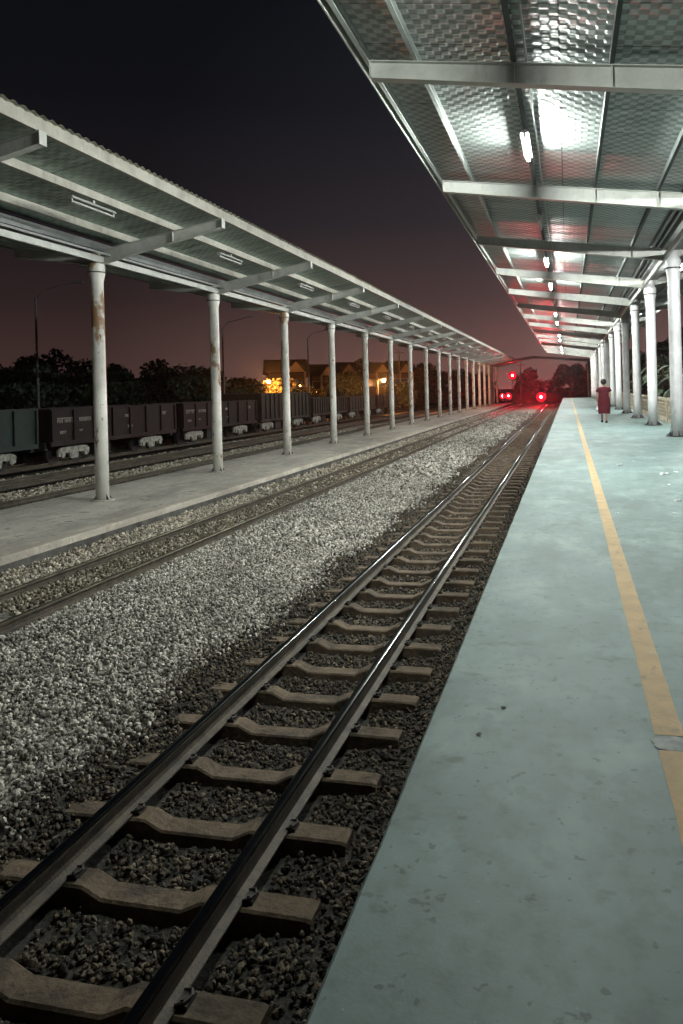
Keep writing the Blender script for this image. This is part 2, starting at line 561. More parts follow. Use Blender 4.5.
def edge_light(x, y):
    return (x < -3.55 + .16 * np.sin(y * 2.1) * np.sin(y * .7) + RNG.normal(0, .09, len(x))) & clear2(x, y)

def clear2(x, y):
    return (abs(x + 6.41) > .09) & (abs(x + 7.40) > .09)

def brown2(x, y):
    return clear2(x, y) & ~((abs(x + 6.9) < .45) & (RNG.random(len(x)) < .75))

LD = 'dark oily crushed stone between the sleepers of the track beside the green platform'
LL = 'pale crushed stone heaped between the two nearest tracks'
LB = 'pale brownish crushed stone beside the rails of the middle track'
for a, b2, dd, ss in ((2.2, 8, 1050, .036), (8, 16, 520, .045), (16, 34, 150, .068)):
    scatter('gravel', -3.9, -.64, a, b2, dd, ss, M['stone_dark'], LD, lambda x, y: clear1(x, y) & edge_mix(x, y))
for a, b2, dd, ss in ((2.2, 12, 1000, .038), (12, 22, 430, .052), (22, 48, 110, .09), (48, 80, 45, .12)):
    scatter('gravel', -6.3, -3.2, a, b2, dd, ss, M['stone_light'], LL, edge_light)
M['stone_mid'] = stone_mat('dirty brown ballast stone', [(.05, .042, .03), (.12, .10, .07), (.20, .17, .12), (.34, .30, .22)])
scatter('gravel', -7.34, -6.47, 8, 40, 330, .05, M['stone_mid'], 'dirty brown crushed stone between the rails of the middle track')
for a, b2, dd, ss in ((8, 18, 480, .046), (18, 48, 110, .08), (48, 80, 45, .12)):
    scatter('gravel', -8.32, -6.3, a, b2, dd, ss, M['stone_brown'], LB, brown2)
scatter('gravel', -16.4, -14.2, 13, 60, 90, .10, M['stone_brown'], 'greyish crushed stone between the two tracks behind the grey platform')
scatter('gravel', -19.8, -17.9, 13, 60, 60, .11, M['stone_brown'], 'greyish crushed stone in front of the freight wagons')

# ------------------------------------------------------------------ platforms
def rough_strip(x, zt, zb, y0, y1, step, amp, side):
    """an edge strip with small chips: rows of vertices along y at the arris"""
    return

def platform(x0, x1, y0, y1, ztop, zbot, mtop, mside, edge_x, step=.05, chip=.0035, kerbw=None, mk=None):
    """slab whose track-side arris wobbles and is chipped. edge_x: the x of the track side"""
    other = x1 if edge_x == x0 else x0
    sgn = 1 if other > edge_x else -1
    ys = np.arange(y0, y1 + step, step)
    n = len(ys)
    wob = np.convolve(np.cumsum(RNG.normal(0, chip * .2, n)), np.ones(4) / 4, 'same'); wob -= np.convolve(wob, np.ones(25) / 25, 'same')
    ch = np.convolve(np.where(RNG.random(n) < .05, RNG.uniform(.01, .05, n), 0), [.3, .7, 1, .8, .35], 'same') * (chip / .012) * .35
    e = edge_x + sgn * (np.abs(wob) * .6 + ch)
    kx = edge_x + sgn * (kerbw or .12)
    mb = MB()
    cols = [(np.full(n, other), np.full(n, ztop)), (np.full(n, kx), np.full(n, ztop)),
            (e + sgn * .012, np.full(n, ztop) - ch * .1), (e, np.full(n, ztop - .014) - ch * .6), (e + sgn * .004, np.full(n, ztop - .12)), (np.full(n, edge_x + sgn * .03), np.full(n, zbot))]
    vs = []
    for cx, cz in cols:
        vs += list(zip(cx.tolist(), ys.tolist(), cz.tolist()))
    mb.v = vs
    for j in range(5):
        for i in range(n - 1):
            a = j * n + i
            q = (a, a + n, a + n + 1, a + 1)
            mb.f.append(q if sgn > 0 else q[::-1])
            mb.mi.append([0, 2, 2, 1 if kerbw is None else 2, 1][j])
    for yy in (y0, y1):
        k = 0 if yy == y0 else n - 1
        o = len(mb.v)
        mb.v += [(other, ys[k], ztop), (edge_x + sgn * .012, ys[k], ztop - .01), (edge_x + sgn * .03, ys[k], zbot), (other, ys[k], zbot)]
        mb.f.append((o, o + 1, o + 2, o + 3)); mb.mi.append(1)
    # far side
    o = len(mb.v)
    mb.v += [(other, y0, ztop), (other, y1, ztop), (other, y1, zbot), (other, y0, zbot)]
    mb.f.append((o, o + 1, o + 2, o + 3)); mb.mi.append(1)
    return tag(mb.build('platform', [mtop, mside, mk or mtop]), kind='structure')

PEND = Y0 + 14 * BAY + 1.6
platform(-.62, 3.45, -14, PEND, 0.0, -1.6, M['green_floor'], M['platform_side'], -.62)
LPZ = -.93
LEND = Y0 + 18 * BAY + 1.5
platform(-12.0, -8.35, -6, LEND, LPZ, -1.6, M['grey_floor'], M['platform_side'], -8.35, chip=.018, kerbw=.34, mk=M['kerb'])

# painted line on the green platform, with the mortar patch that interrupts it
def line_strip(y0, y1, first, last):
    ys = np.arange(y0, y1, .05).tolist() + [y1]
    mb = MB()
    n = len(ys)
    L_ = [.307 + random.uniform(-.0025, .0025) for _ in ys]
    R_ = [.420 + random.uniform(-.0025, .0025) for _ in ys]
    mb.v = [(L_[i], ys[i], .004) for i in range(n)] + [(R_[i], ys[i], .004) for i in range(n)]
    mb.f = [(i, n + i, n + i + 1, i + 1) for i in range(n - 1)]
    mb.mi = [0] * (n - 1)
    return mb.build('platform_line', M['yellow'])
tag(line_strip(-6, 3.02, 0, 0), kind='structure')
tag(line_strip(3.15, PEND - 1, 0, 0), kind='structure')
M['patch'] = mat('grey mortar patch', (.38, .41, .39), .8, color2=(.24, .26, .25), vscale=14, bump=.3)
mb = MB()
po = []
for q in range(28):
    a_ = q * math.tau / 28
    ca, sa = math.cos(a_), math.sin(a_)
    k_ = 1 / max(abs(ca) ** 4 + abs(sa) ** 4, .01) ** .25 * random.uniform(.9, 1.08)
    po.append((.365 + .075 * ca * k_, 3.085 + .062 * sa * k_, .0042))
mb.add(po, [tuple(range(28))])
tag(mb.build('mortar_patch', M['patch']), kind='structure')

# expansion joints of the platform and crossing path
M['joint'] = mat('joint filler', (.10, .115, .11), .9, var=.4, vscale=8)
# level crossing beyond the canopies
M['path'] = concrete('crossing concrete', (.30, .27, .23), (.2, .18, .15), 3, (.1, .09, .08))
tag(MB().box(-8.2, .8, 110.5, 114.0, -1.6, RAILZ - .012).build('crossing_path', M['path']), kind='structure')

# ------------------------------------------------------------------ rails
RP = [(-.0625, 0), (.0625, 0), (.0625, .010), (.014, .026), (.008, .05), (.008, .105), (.031, .122), (.034, .143), (.031, .152), (.022, .1568), (.008, .158), (-.008, .158), (-.022, .1568), (-.031, .152), (-.034, .143), (-.031, .122), (-.008, .105), (-.008, .05), (-.014, .026), (-.0625, .010)]
def rail(x, y0, y1, bright, label):
    mb = MB()
    n = len(RP)
    ys = [y0, y1]
    for y in ys:
        mb.v += [(x + px, y, RAILZ - .157 + pz) for px, pz in RP]
    for k in range(n):
        mb.f.append((k, (k + 1) % n, n + (k + 1) % n, n + k))
        mb.mi.append(1 if 7 <= k <= 12 else 0)
    mb.f += [tuple(range(n - 1, -1, -1)), tuple(range(n, 2 * n))]
    mb.mi += [0, 0]
    ro = mb.build('rail', [M['rail_side'], M['rail_top'] if bright else M['rail_top_dull']])
    for p in ro.data.polygons: p.use_smooth = p.material_index == 1
    return tag(ro, label, 'rail', 'rails of the tracks')
rail(-1.81, -3, 125, True, 'right rail of the nearest track, closest to the green platform')
rail(-2.87, -3, 125, True, 'left rail of the nearest track, its head shining beside the pale gravel')
rail(-6.41, -3, 125, False, 'right rail of the middle track, bordering the pale gravel heap')
rail(-7.40, -3, 125, False, 'left rail of the middle track, nearest the low grey platform')
for xc, s_ in ((-13.4, 'first track behind the grey platform'), (-17.1, 'second track behind the grey platform'), (-20.8, 'track under the freight wagons')):
    rail(xc + .53, -3, 125, False, 'dark near rail of the ' + s_)
    rail(xc - .53, -3, 125, False, 'dark far rail of the ' + s_)

# ------------------------------------------------------------------ sleepers
def sleeper_proto():
    root = empty('concrete_sleeper', (0, 0, 0))
    mb = MB()
    xs = [-.98, -.93, -.40, -.30, .30, .40, .93, .98]
    xs = [-.98, -.95, -.36, -.24, .24, .36, .95, .98]
    tz = [-.175, -.165, -.158, -.215, -.215, -.158, -.165, -.175]
    n = len(xs)
    z = RAILZ
    wt, wb = .078, .12
    xs = [x for x in xs]
    ring = []
    for x, t in zip(xs, tz):
        ch = .012
        ring.append([(x, -wb, z - .38), (x, -wt - .008, z + t - ch), (x, -wt + .006, z + t), (x, wt - .006, z + t), (x, wt + .008, z + t - ch), (x, wb, z - .38)])
    vs = [p for r_ in ring for p in r_]
    fs = []
    for i in range(n - 1):
        for k in range(5):
            a = i * 6 + k
            fs.append((a, a + 6, a + 7, a + 1))
    fs += [(0, 1, 2, 3, 4, 5), tuple((n - 1) * 6 + k for k in (5, 4, 3, 2, 1, 0))]
    mb.add(vs, fs)
    mb.build('sleeper_body', M['sleeper'], root)
    cl = []
    for rx in (.53, -.53):
        for sx_ in (-1, 1):
            c = MB()
            x = rx + sx_ * .085
            c.box(x - .028, x + .028, -.045, .045, z - .16, z - .138)
            c.tube((x, -.03, z - .16), (x, -.03, z - .118), .009, n=6)
            c.path([(x - sx_ * .03, -.045, z - .14), (x + sx_ * .01, -.04, z - .128), (x + sx_ * .03, 0, z - .125), (x + sx_ * .01, .04, z - .128), (x - sx_ * .03, .045, z - .14)], [.007] * 5, 6)
            c.build('rail_clip', M['clip'], root)
    return root
S0 = sleeper_proto()
ch = kids(S0)
body = [c for c in ch if c.name.startswith('sleeper_body')]
tag(S0, 'brown stained concrete sleeper with dipped middle under the track beside the green platform', 'sleeper', 'concrete sleepers of the nearest track')
S0.location = (T1, SL0 - SL, 0)
for k in range(0, 160):
    yy = SL0 + k * SL
    if yy > 108: break
    c = copy_tree(S0, None, ch if k < 45 else body)
    c.location = (T1 + random.uniform(-.012, .012), yy + random.uniform(-.012, .012), random.uniform(-.006, .004))
    c.rotation_euler = (0, 0, random.uniform(-.008, .008))
for k in range(70):
    c = copy_tree(S0, None, ch if k < 30 else body)
    tag(c, 'concrete sleeper almost buried in brown gravel under the middle track', 'sleeper', 'buried sleepers of the middle track')
    c.location = (T2 - .005, 9.3 + k * SL, 0)
    c.scale = (.98, 1, 1)

# ------------------------------------------------------------------ right canopy
def zr(x):      # top of beams, absolute z
    return CAMZ + 4.30 - .137 * (x + 2.4)

def canopy_right():
    root = empty('station_canopy', (2.83, Y0, 0))
    tag(root, 'long foil lined canopy on white round columns over the green platform', 'canopy')
    ox, oy = 2.83, Y0
    def B(mb, name, m_, par=root, **k):
        o = mb.build(name, m_, par, **k)
        o.matrix_parent_inverse = Matrix.Translation((-ox, -oy, 0)) if par is root else Matrix.Identity(4)
        return o
    ys, ye = Y0 - 4 * BAY - 1.2, Y0 + 14 * BAY + 1.3
    off = .125      # purlin depth
    # lining and roof sheet
    e0, e1, zc = -2.5, 2.45, 0
    lin = MB()
    nseg = int((ye - ys) / .5)
    lin.prism_y([(-2.5, zr(-2.5) + off), (2.45, zr(2.45) + off), (2.45, zr(2.45) + off + .012), (-2.5, zr(-2.5) + off + .012)], ys, ye)
    B(lin, 'ceiling_lining', M['foil'])
    def sheet(xa, za, xb, zb, y0, y1, pitch=.2, amp=.018, name='roof_sheet'):
        k = int((y1 - y0) / (pitch / 4))
        mb = MB()
        for i in range(k + 1):
            y = y0 + i * pitch / 4
            d = (0, amp, amp, 0)[i % 4]
            mb.v += [(xa, y, za + d), (xb, y, zb + d)]
        mb.f = [(2 * i, 2 * i + 1, 2 * i + 3, 2 * i + 2) for i in range(k)]
        mb.mi = [0] * k
        return B(mb, name, M['soffit_out'])
    sheet(-2.56, zr(-2.56) + off + .03, 2.5, zr(2.5) + off + .03, ys, ye)
    # right wing
    def zw(x): return zr(2.83) - .02 + .16 * (x - 2.83)
    wing = MB().prism_y([(3.2, zw(3.2) + off), (4.95, zw(4.95) + off), (4.95, zw(4.95) + off + .012), (3.2, zw(3.2) + off + .012)], ys, ye)
    B(wing, 'ceiling_lining', M['foil'])
    sheet(3.15, zw(3.15) + off + .03, 5.0, zw(5.0) + off + .03, ys, ye)
    # purlins (C sections), gutter, tie beam
    def purlin(x, zf, h=.12, w=.055, m_='purlin', lip=1):
        z0 = zf(x)
        mb = MB()
        mb.prism_y([(x - w / 2, z0), (x + w / 2, z0), (x + w / 2, z0 + .018), (x - w / 2 + .004, z0 + .018), (x - w / 2 + .004, z0 + h - .006), (x + w / 2, z0 + h - .006), (x + w / 2, z0 + h - .001), (x - w / 2, z0 + h - .001)], ys, ye)
        return B(mb, 'purlin', M[m_])
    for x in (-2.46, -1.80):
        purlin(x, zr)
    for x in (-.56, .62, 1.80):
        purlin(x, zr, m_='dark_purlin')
    for x in (3.9, 4.88):
        purlin(x, zw)
    gt = MB()
    z0 = zr(2.83)
    gt.prism_y([(2.52, z0 + .16), (2.54, z0 - .02), (2.56, z0 - .02), (3.10, z0 - .02), (3.14, z0 + .16), (3.12, z0 + .16), (3.085, z0), (2.575, z0), (2.54, z0 + .16)], ys, ye)
    B(gt, 'gutter', M['gutter'])
    for x in (2.30, 2.44):
        mb = MB().box(x - .03, x + .03, ys, ye, zr(x) - .005, zr(x) + .11)
        B(mb, 'purlin', M['gutter'])
    fa = MB().prism_y([(-2.58, zr(-2.5) - .01), (-2.56, zr(-2.5) - .01), (-2.56, zr(-2.5) + .17), (-2.58, zr(-2.5) + .17)], ys, ye)
    B(fa, 'edge_trim', M['beam'])
    # beams
    def beam():
        mb = MB()
        xa, xb = -2.4, 2.83
        ta, tb = zr(xa), zr(xb)
        ba, bb = CAMZ + 4.07, CAMZ + 3.26
        fw, ft, w = .075, .012, .008
        mb.add([(xa, -w, ba + ft), (xb, -w, bb + ft), (xb, -w, tb - ft), (xa, -w, ta - ft), (xa, w, ba + ft), (xb, w, bb + ft), (xb, w, tb - ft), (xa, w, ta - ft)],
               [(0, 1, 2, 3), (5, 4, 7, 6)])
        for (z1, z2) in (((ta - ft), (tb - ft)), (ba, bb)):
            mb.add([(xa, -fw, z1), (xb, -fw, z2), (xb, fw, z2), (xa, fw, z1), (xa, -fw, z1 + ft), (xb, -fw, z2 + ft), (xb, fw, z2 + ft), (xa, fw, z1 + ft)],
                   [(0, 3, 2, 1), (4, 5, 6, 7), (0, 1, 5, 4), (1, 2, 6, 5), (2, 3, 7, 6), (3, 0, 4, 7)])
        mb.box(xa - .012, xa, -fw, fw, ba, ta)
        for x in (-.56, .62, 1.8):
            t = (x - xa) / (xb - xa)
            zb_, zt_ = ba + (bb - ba) * t + ft, ta + (tb - ta) * t - ft
            mb.box(x - .006, x + .006, -fw + .004, -w, zb_, zt_)
            mb.box(x - .006, x + .006, w, fw - .004, zb_, zt_)
        # short arm to the right
        xc = 4.95
        tc_, bc = zw(xc), zw(xc) - .2
        bb2 = bb + .12
        mb.add([(xb, -w, bb2), (xc, -w, bc), (xc, -w, tc_), (xb, -w, tb - .01), (xb, w, bb2), (xc, w, bc), (xc, w, tc_), (xb, w, tb - .01)], [(0, 1, 2, 3), (5, 4, 7, 6)])
        for (z1, z2) in ((tb - .02, tc_ - ft), (bb2 - ft, bc - ft)):
            mb.add([(xb, -fw, z1), (xc, -fw, z2), (xc, fw, z2), (xb, fw, z1), (xb, -fw, z1 + ft), (xc, -fw, z2 + ft), (xc, fw, z2 + ft), (xb, fw, z1 + ft)],
                   [(0, 3, 2, 1), (4, 5, 6, 7), (0, 1, 5, 4), (1, 2, 6, 5), (2, 3, 7, 6), (3, 0, 4, 7)])
        return mb.build('beam', M['beam'], root)
    def column():
        zt = CAMZ + 3.26
        mb = MB().lathe([(.165, .02), (.163, 1.0), (.160, zt - .55), (.160, zt - .42), (.17, zt - .36), (.205, zt - .18), (.205, zt + .02), (.165, zt + .06), (.16, zr(2.83) - .05)], 24)
        c = mb.build('column', M['col_right'], root, smooth=True)
        bp = MB().lathe([(.30, 0.003), (.30, .02), (.16, .021)], 20)
        for k in range(6):
            a = k * math.tau / 6 + .3
            ca, sa = math.cos(a), math.sin(a)
            bp.add([(ca * .155 - sa * .006, sa * .155 + ca * .006, .02), (ca * .27 - sa * .006, sa * .27 + ca * .006, .02), (ca * .155 - sa * .006, sa * .155 + ca * .006, .17),
                    (ca * .155 + sa * .006, sa * .155 - ca * .006, .02), (ca * .27 + sa * .006, sa * .27 - ca * .006, .02), (ca * .155 + sa * .006, sa * .155 - ca * .006, .17)],
                   [(0, 1, 2), (5, 4, 3), (0, 3, 4, 1), (1, 4, 5, 2)])
            bp.tube((ca * .27, sa * .27, .02), (ca * .27, sa * .27, .05), .014, n=6)
        bp.build('base_plate', M['base_iron'], c)
        fl = MB().lathe([(.25, zt - .2), (.25, zt - .175)], 16)
        fl.build('flange', M['base_iron'], c)
        return c
    b0, c0 = beam(), column()
    cch = kids(c0)
    for k in range(-4, 15):
        y = k * BAY
        if k == -4:
            b0.location = (-ox, y, 0); c0.location = (0, y, 0)
            continue
        if k == 3 or True:
            b = b0.copy(); COL.objects.link(b); b.parent = root; b.location = (-ox, y, 0)
        c = copy_tree(c0, root, cch)
        c.location = (0, y, 0)
        c.rotation_euler = (0, 0, random.uniform(0, 6))
    # tie beam along the column heads
    tb = MB()
    z1 = CAMZ + 3.30
    tb.box(2.83 - .235, 2.83 - .175, ys, ye, z1 + .02, z1 + .16)
    B(tb, 'tie_beam', M['beam'])
    cd = MB()
    cd.tube((-.40, ys, zr(-.4) + .05), (-.40, ye, zr(-.4) + .05), .016, n=6)
    B(cd, 'conduit', M['conduit'])
    return root
canopy_right()

# ------------------------------------------------------------------ left canopy
XL = -10.53
def zl(x):      # top of left arms
    return CAMZ + 3.37 + .167 * (x - XL)
def canopy_left():
    root = empty('station_canopy', (XL, Y0, LPZ))
    tag(root, 'unlit butterfly canopy on rust stained cream columns over the low grey platform', 'canopy')
    def B(mb, name, m_, par=root, **k):
        o = mb.build(name, m_, par, **k)
        o.matrix_parent_inverse = Matrix.Translation((-XL, -Y0, -LPZ))
        return o
    ys, ye = Y0 - 1 * BAY - 1.0, Y0 + 18 * BAY + 1.3
    off = .19
    XR, XW = -7.45, -12.75
    def zw(x): return CAMZ + 3.24 - .15 * (x - XL - .1)
    xg = -10.31
    B(MB().prism_y([(XR, zl(XR) + off), (XR, zl(XR) + off + .012), (xg, zl(xg) + off + .012), (xg, zl(xg) + off)], ys, ye), 'ceiling_lining', M['foil_left'])
    B(MB().prism_y([(-10.9, zw(-10.9) + off), (-10.9, zw(-10.9) + off + .012), (XW, zw(XW) + off + .012), (XW, zw(XW) + off)], ys, ye), 'ceiling_lining', M['foil_left'])
    def sheet(xa, za, xb, zb, pitch=.2, amp=.03):
        k = int((ye - ys) / (pitch / 4))
        mb = MB()
        for i in range(k + 1):
            y = ys + i * pitch / 4
            d = (0, amp, amp, 0)[i % 4]
            mb.v += [(xa, y, za + d), (xb, y, zb + d), (xa, y, za + d - .004)]
        mb.f = []
        for i in range(k):
            a = 3 * i
            mb.f += [(a, a + 1, a + 4, a + 3), (a, a + 3, a + 5, a + 2)]
        mb.mi = [0] * len(mb.f)
        return B(mb, 'roof_sheet', M['soffit_out'])
    sheet(XR + .07, zl(XR) + off + .05, -10.0, zl(-10.0) + off + .04)
    sheet(XW - .06, zw(XW) + off + .05, -10.9, zw(-10.9) + off + .04)
    for x in (-8.60, -9.72):
        z0 = zl(x) + .04
        B(MB().prism_y([(x - .03, z0), (x + .035, z0), (x + .035, z0 + off - .042), (x + .03, z0 + off - .042), (x + .03, z0 + .006), (x - .03, z0 + .006)], ys, ye), 'purlin', M['fascia'])
    for x in (-11.8, -12.6):
        z0 = zw(x)
        B(MB().box(x - .03, x + .03, ys, ye, z0, z0 + off - .002), 'purlin', M['purlin'])
    # fascia on the track side, dark one on the far side
    zt = CAMZ + 4.10
    B(MB().prism_y([(XR - .02, zt - .20), (XR + .05, zt - .20), (XR + .05, zt - .175), (XR + .012, zt - .17), (XR + .012, zt + .03), (XR + .0, zt + .03), (XR, zt - .19), (XR - .02, zt - .19)], ys, ye), 'fascia', M['fascia'])
    zt = zw(XW) + off
    B(MB().box(XW - .03, XW - .01, ys, ye, zt - .2, zt + .03), 'fascia', M['gutter'])
    # gutter, tie beams, conduit
    z0 = CAMZ + 3.30
    B(MB().prism_y([(-10.30, z0 + .22), (-10.32, z0 + .06), (-10.86, z0 + .06), (-10.9, z0 + .22), (-10.87, z0 + .22), (-10.84, z0 + .08), (-10.34, z0 + .08), (-10.27, z0 + .22)], ys, ye), 'gutter', M['gutter'])
    B(MB().box(-10.40, -10.33, ys, ye, CAMZ + 3.10, CAMZ + 3.24), 'tie_beam', M['beam'])
    B(MB().tube((-10.18, ys, CAMZ + 3.27), (-10.18, ye, CAMZ + 3.27), .028, n=8), 'conduit', M['conduit'])
    def arm():
        mb = MB()
        xa, xb = 0.0, -7.36 - XL
        H = CAMZ - LPZ
        ta, tb, ba, bb = H + 3.37, H + 3.90, H + 3.06, H + 3.71
        w, fw, ft = .007, .07, .012
        mb.add([(xa, -w, ba), (xb, -w, bb), (xb, -w, tb), (xa, -w, ta), (xa, w, ba), (xb, w, bb), (xb, w, tb), (xa, w, ta)], [(0, 1, 2, 3), (5, 4, 7, 6)])
        for (z1, z2) in ((ta - ft, tb - ft), (ba - ft, bb - ft)):
            mb.add([(xa, -fw, z1), (xb, -fw, z2), (xb, fw, z2), (xa, fw, z1), (xa, -fw, z1 + ft), (xb, -fw, z2 + ft), (xb, fw, z2 + ft), (xa, fw, z1 + ft)],
                   [(0, 3, 2, 1), (4, 5, 6, 7), (0, 1, 5, 4), (1, 2, 6, 5), (2, 3, 7, 6), (3, 0, 4, 7)])
        mb.box(xb, xb + .014, -fw - .01, fw + .01, bb - .02, tb)
        t = .62
        zb_, zt_ = ba + (bb - ba) * t, ta + (tb - ta) * t - ft
        xx = xb * t
        mb.box(xx - .006, xx + .006, -fw, fw, zb_ + .003, zt_ - .003)
        # short far arm
        xc = XW - XL + .05
        tc_, bc = zw(XW) - LPZ - .01, zw(XW) - LPZ - .2
        mb.add([(xa, -w, ba), (xc, -w, bc), (xc, -w, tc_), (xa, -w, ta - .15), (xa, w, ba), (xc, w, bc), (xc, w, tc_), (xa, w, ta - .15)], [(3, 2, 1, 0), (6, 7, 4, 5)])
        for (z1, z2) in ((ta - .15, tc_), (ba - ft, bc - ft)):
            mb.add([(xa, -fw, z1), (xc, -fw, z2), (xc, fw, z2), (xa, fw, z1), (xa, -fw, z1 + ft - .002), (xc, -fw, z2 + ft - .002), (xc, fw, z2 + ft - .002), (xa, fw, z1 + ft - .002)],
                   [(0, 3, 2, 1), (4, 5, 6, 7), (0, 1, 5, 4), (1, 2, 6, 5), (2, 3, 7, 6), (3, 0, 4, 7)])
        return mb.build('beam', M['beam'], root)
    def column():
        zt = CAMZ - LPZ + 3.04
        c = MB().lathe([(.150, .02), (.148, 2.0), (.140, zt - .4), (.145, zt - .34), (.175, zt - .2), (.185, zt), (.14, zt + .1), (.115, zt + .29)], 24).build('column', M['col_left'], root, smooth=True)
        bp = MB().lathe([(.27, .003), (.27, .022), (.14, .023)], 24)
        bp.build('base_plate', M['grey_floor'], c)
        gs = MB()
        for k in range(4):
            a = k * math.tau / 4 + .6
            ca, sa = math.cos(a), math.sin(a)
            gs.add([(ca * .14 - sa * .006, sa * .14 + ca * .006, .025), (ca * .24 - sa * .006, sa * .24 + ca * .006, .025), (ca * .14 - sa * .006, sa * .14 + ca * .006, .16),
                    (ca * .14 + sa * .006, sa * .14 - ca * .006, .025), (ca * .24 + sa * .006, sa * .24 - ca * .006, .025), (ca * .14 + sa * .006, sa * .14 - ca * .006, .16)],
                   [(0, 1, 2), (5, 4, 3), (0, 3, 4, 1), (1, 4, 5, 2)])
        gs.build('gusset', M['base_iron'], c)
        MB().lathe([(.215, zt - .16), (.215, zt - .14)], 16).build('flange', M['base_iron'], c)
        return c
    b0, c0 = arm(), column()
    cch = kids(c0)
    for k in range(-1, 19):
        y = k * BAY
        if k == -1:
            b0.location = (0, y, 0); c0.location = (0, y, 0); continue
        b = b0.copy(); COL.objects.link(b); b.parent = root; b.location = (0, y, 0)
        c = copy_tree(c0, root, cch)
        c.location = (0, y, 0); c.rotation_euler = (0, 0, random.uniform(0, 6))
    return root
canopy_left()

# ------------------------------------------------------------------ tube lamps
def tube_lamp(lit):
    root = empty('tube_light', (0, 0, 0))
    h = MB()
    h.prism_y([(-.062, 0), (.062, 0), (.035, .05), (-.035, .05)], -.66, .66)
    h.box(-.03, .03, -.03, .03, .05, .11)
    h.build('housing', M['fix_body'], root)
    t = MB().tube((0, -.6, -.045), (0, .6, -.045), .021, n=10)
    t.tube((0, -.64, -.03), (0, -.601, -.03), .024, n=10)
    t.tube((0, .601, -.03), (0, .64, -.03), .024, n=10)
    t = MB().tube((0, -.6, -.045), (0, .6, -.045), .021, n=10)
    t.build('tube', M['tube_on'] if lit else M['tube_off'], root)
    s = MB()
    for e in (-1, 1):
        s.box(-.022, .022, min(e * .602, e * .64), max(e * .602, e * .64), -.07, 0.0)
    s.build('lamp_socket', M['fix_body'], root)
    return root
on, off_ = tube_lamp(True), tube_lamp(False)
on_c, off_c = kids(on), kids(off_)
first_on = first_off = True
nl = 0; nf = 0
LIT = {0: 1, 1: 0, 2: 1, 3: 1, 4: 0, 5: 1, 6: 1, 7: 0, 8: 1, 9: 1, 10: 0, 11: 1, 12: 1, 13: 1, -1: 1}
for k, lit in sorted(LIT.items()):
    yy = Y0 + (k + .5) * BAY
    if lit:
        o = on if first_on else copy_tree(on, None, on_c); first_on = False
        tag(o, '%s glowing tube light from the camera under the right canopy' % ORD[nl], 'tube light', 'glowing tube lights'); nl += 1
    elif k >= 0:
        o = off_ if first_off else copy_tree(off_, None, off_c); first_off = False
        tag(o, '%s unlit tube light from the camera, in the gap between glowing ones' % ORD[nf], 'tube light', 'unlit tube lights of the right canopy'); nf += 1
    else:
        continue
    o.location = (-.56, yy, zr(-.56) - .11)
    if k == -1:
        dim_root = o
WL = {0: 'off-frame', 1: '', 2: '', 5: 'single glowing tube light just right of the columns, under the narrow right wing'}
for k in (0, 1, 2, 5):
    o = copy_tree(on, None, on_c)
    o.location = (3.50, Y0 + (k + .5) * BAY, CAMZ + 3.56)
    tag(o, WL[5] if k == 5 else 'glowing tube light under the narrow right wing of the near canopy, %s from the camera' % ORD[k], 'tube light', 'glowing tube lights of the right wing')
    if k == 0: wing_root = o
tb_ = [c for c in kids(dim_root) if c.name.startswith('tube')][0]
tb_.data = tb_.data.copy(); tb_.data.materials[0] = M['tube_dim']
M['tube_wing'] = emis('softer wing tube', (0.97, 1.0, 0.97), LAMP * .7)
wd_ = tb_.data.copy(); wd_.materials[0] = M['tube_wing']
for o in COL.objects:
    if o.parent and o.name.startswith('tube') and 'category' not in o and o.parent.get('group') == 'glowing tube lights of the right wing':
        o.data = wd_
for k in range(0, 18):
    o = copy_tree(off_, None, off_c)
    o.location = (-8.57, Y0 + (k + .5) * BAY, zl(-8.6) - .11)
    tag(o, '%s unlit tube light from the camera along the left canopy purlin' % ORD[k], 'tube light', 'unlit tube lights of the left canopy')

# ------------------------------------------------------------------ crossing shelter at the far end
M['dark_roof'] = mat('dark roof sheet', (.10, .085, .08), .6, var=.4, vscale=2)
cs = empty('crossing_shelter', (-5, 104, RAILZ))
tag(cs, 'low dark gabled roof spanning the tracks between the two canopies', 'shelter')
def zc(z): return z - RAILZ
mb = MB()
pr = [(-5.0 - -5, 0)]
P = [(-5.6, zc(CAMZ + 3.05)), (.4, zc(CAMZ + 3.95)), (7.9, zc(CAMZ + 3.3)), (7.9, zc(CAMZ + 3.56)), (.4, zc(CAMZ + 4.23)), (-5.6, zc(CAMZ + 3.32))]
mb.prism_y(P, -1.5, 1.5)
mb.build('roof', M['dark_roof'], cs)
for px in (-5.3, 7.7):
    for py in (-1.2, 1.2):
        MB().lathe([(.09, 0), (.09, zc(CAMZ + 3.2) if px < 0 else zc(CAMZ + 3.3))], 10, (px, py)).build('post', M['gutter'], cs)

# ------------------------------------------------------------------ balustrade behind the right columns
M['cream_wall'] = mat('cream block wall', (.50, .45, .35), .85, color2=(.30, .26, .18), vscale=4, bump=.3)
wl = empty('block_wall', (3.58, 40, 0))
tag(wl, 'low cream pierced block wall behind the white columns', 'wall')
y0, y1 = -52, 52
MB().box(-.09, .09, y0, y1, .80, .88).build('coping', M['cream_wall'], wl)
MB().box(-.07, .07, y0, y1, -.06, .14).build('plinth', M['cream_wall'], wl)
lt = MB()
for z in (.14, .27, .40, .53, .66, .77):
    lt.box(-.045, .045, y0, y1, z, z + .035)
yy = y0
while yy < y1:
    lt.box(-.043, .043, yy, yy + .05, .142, .80)
    yy += .21
lt.build('pierced_blocks', M['cream_wall'], wl)
k = y0
while k <= y1:
    MB().box(-.11, .11, k - .11, k + .11, -.06, .91).build('pier', M['cream_wall'], wl)
    k += BAY

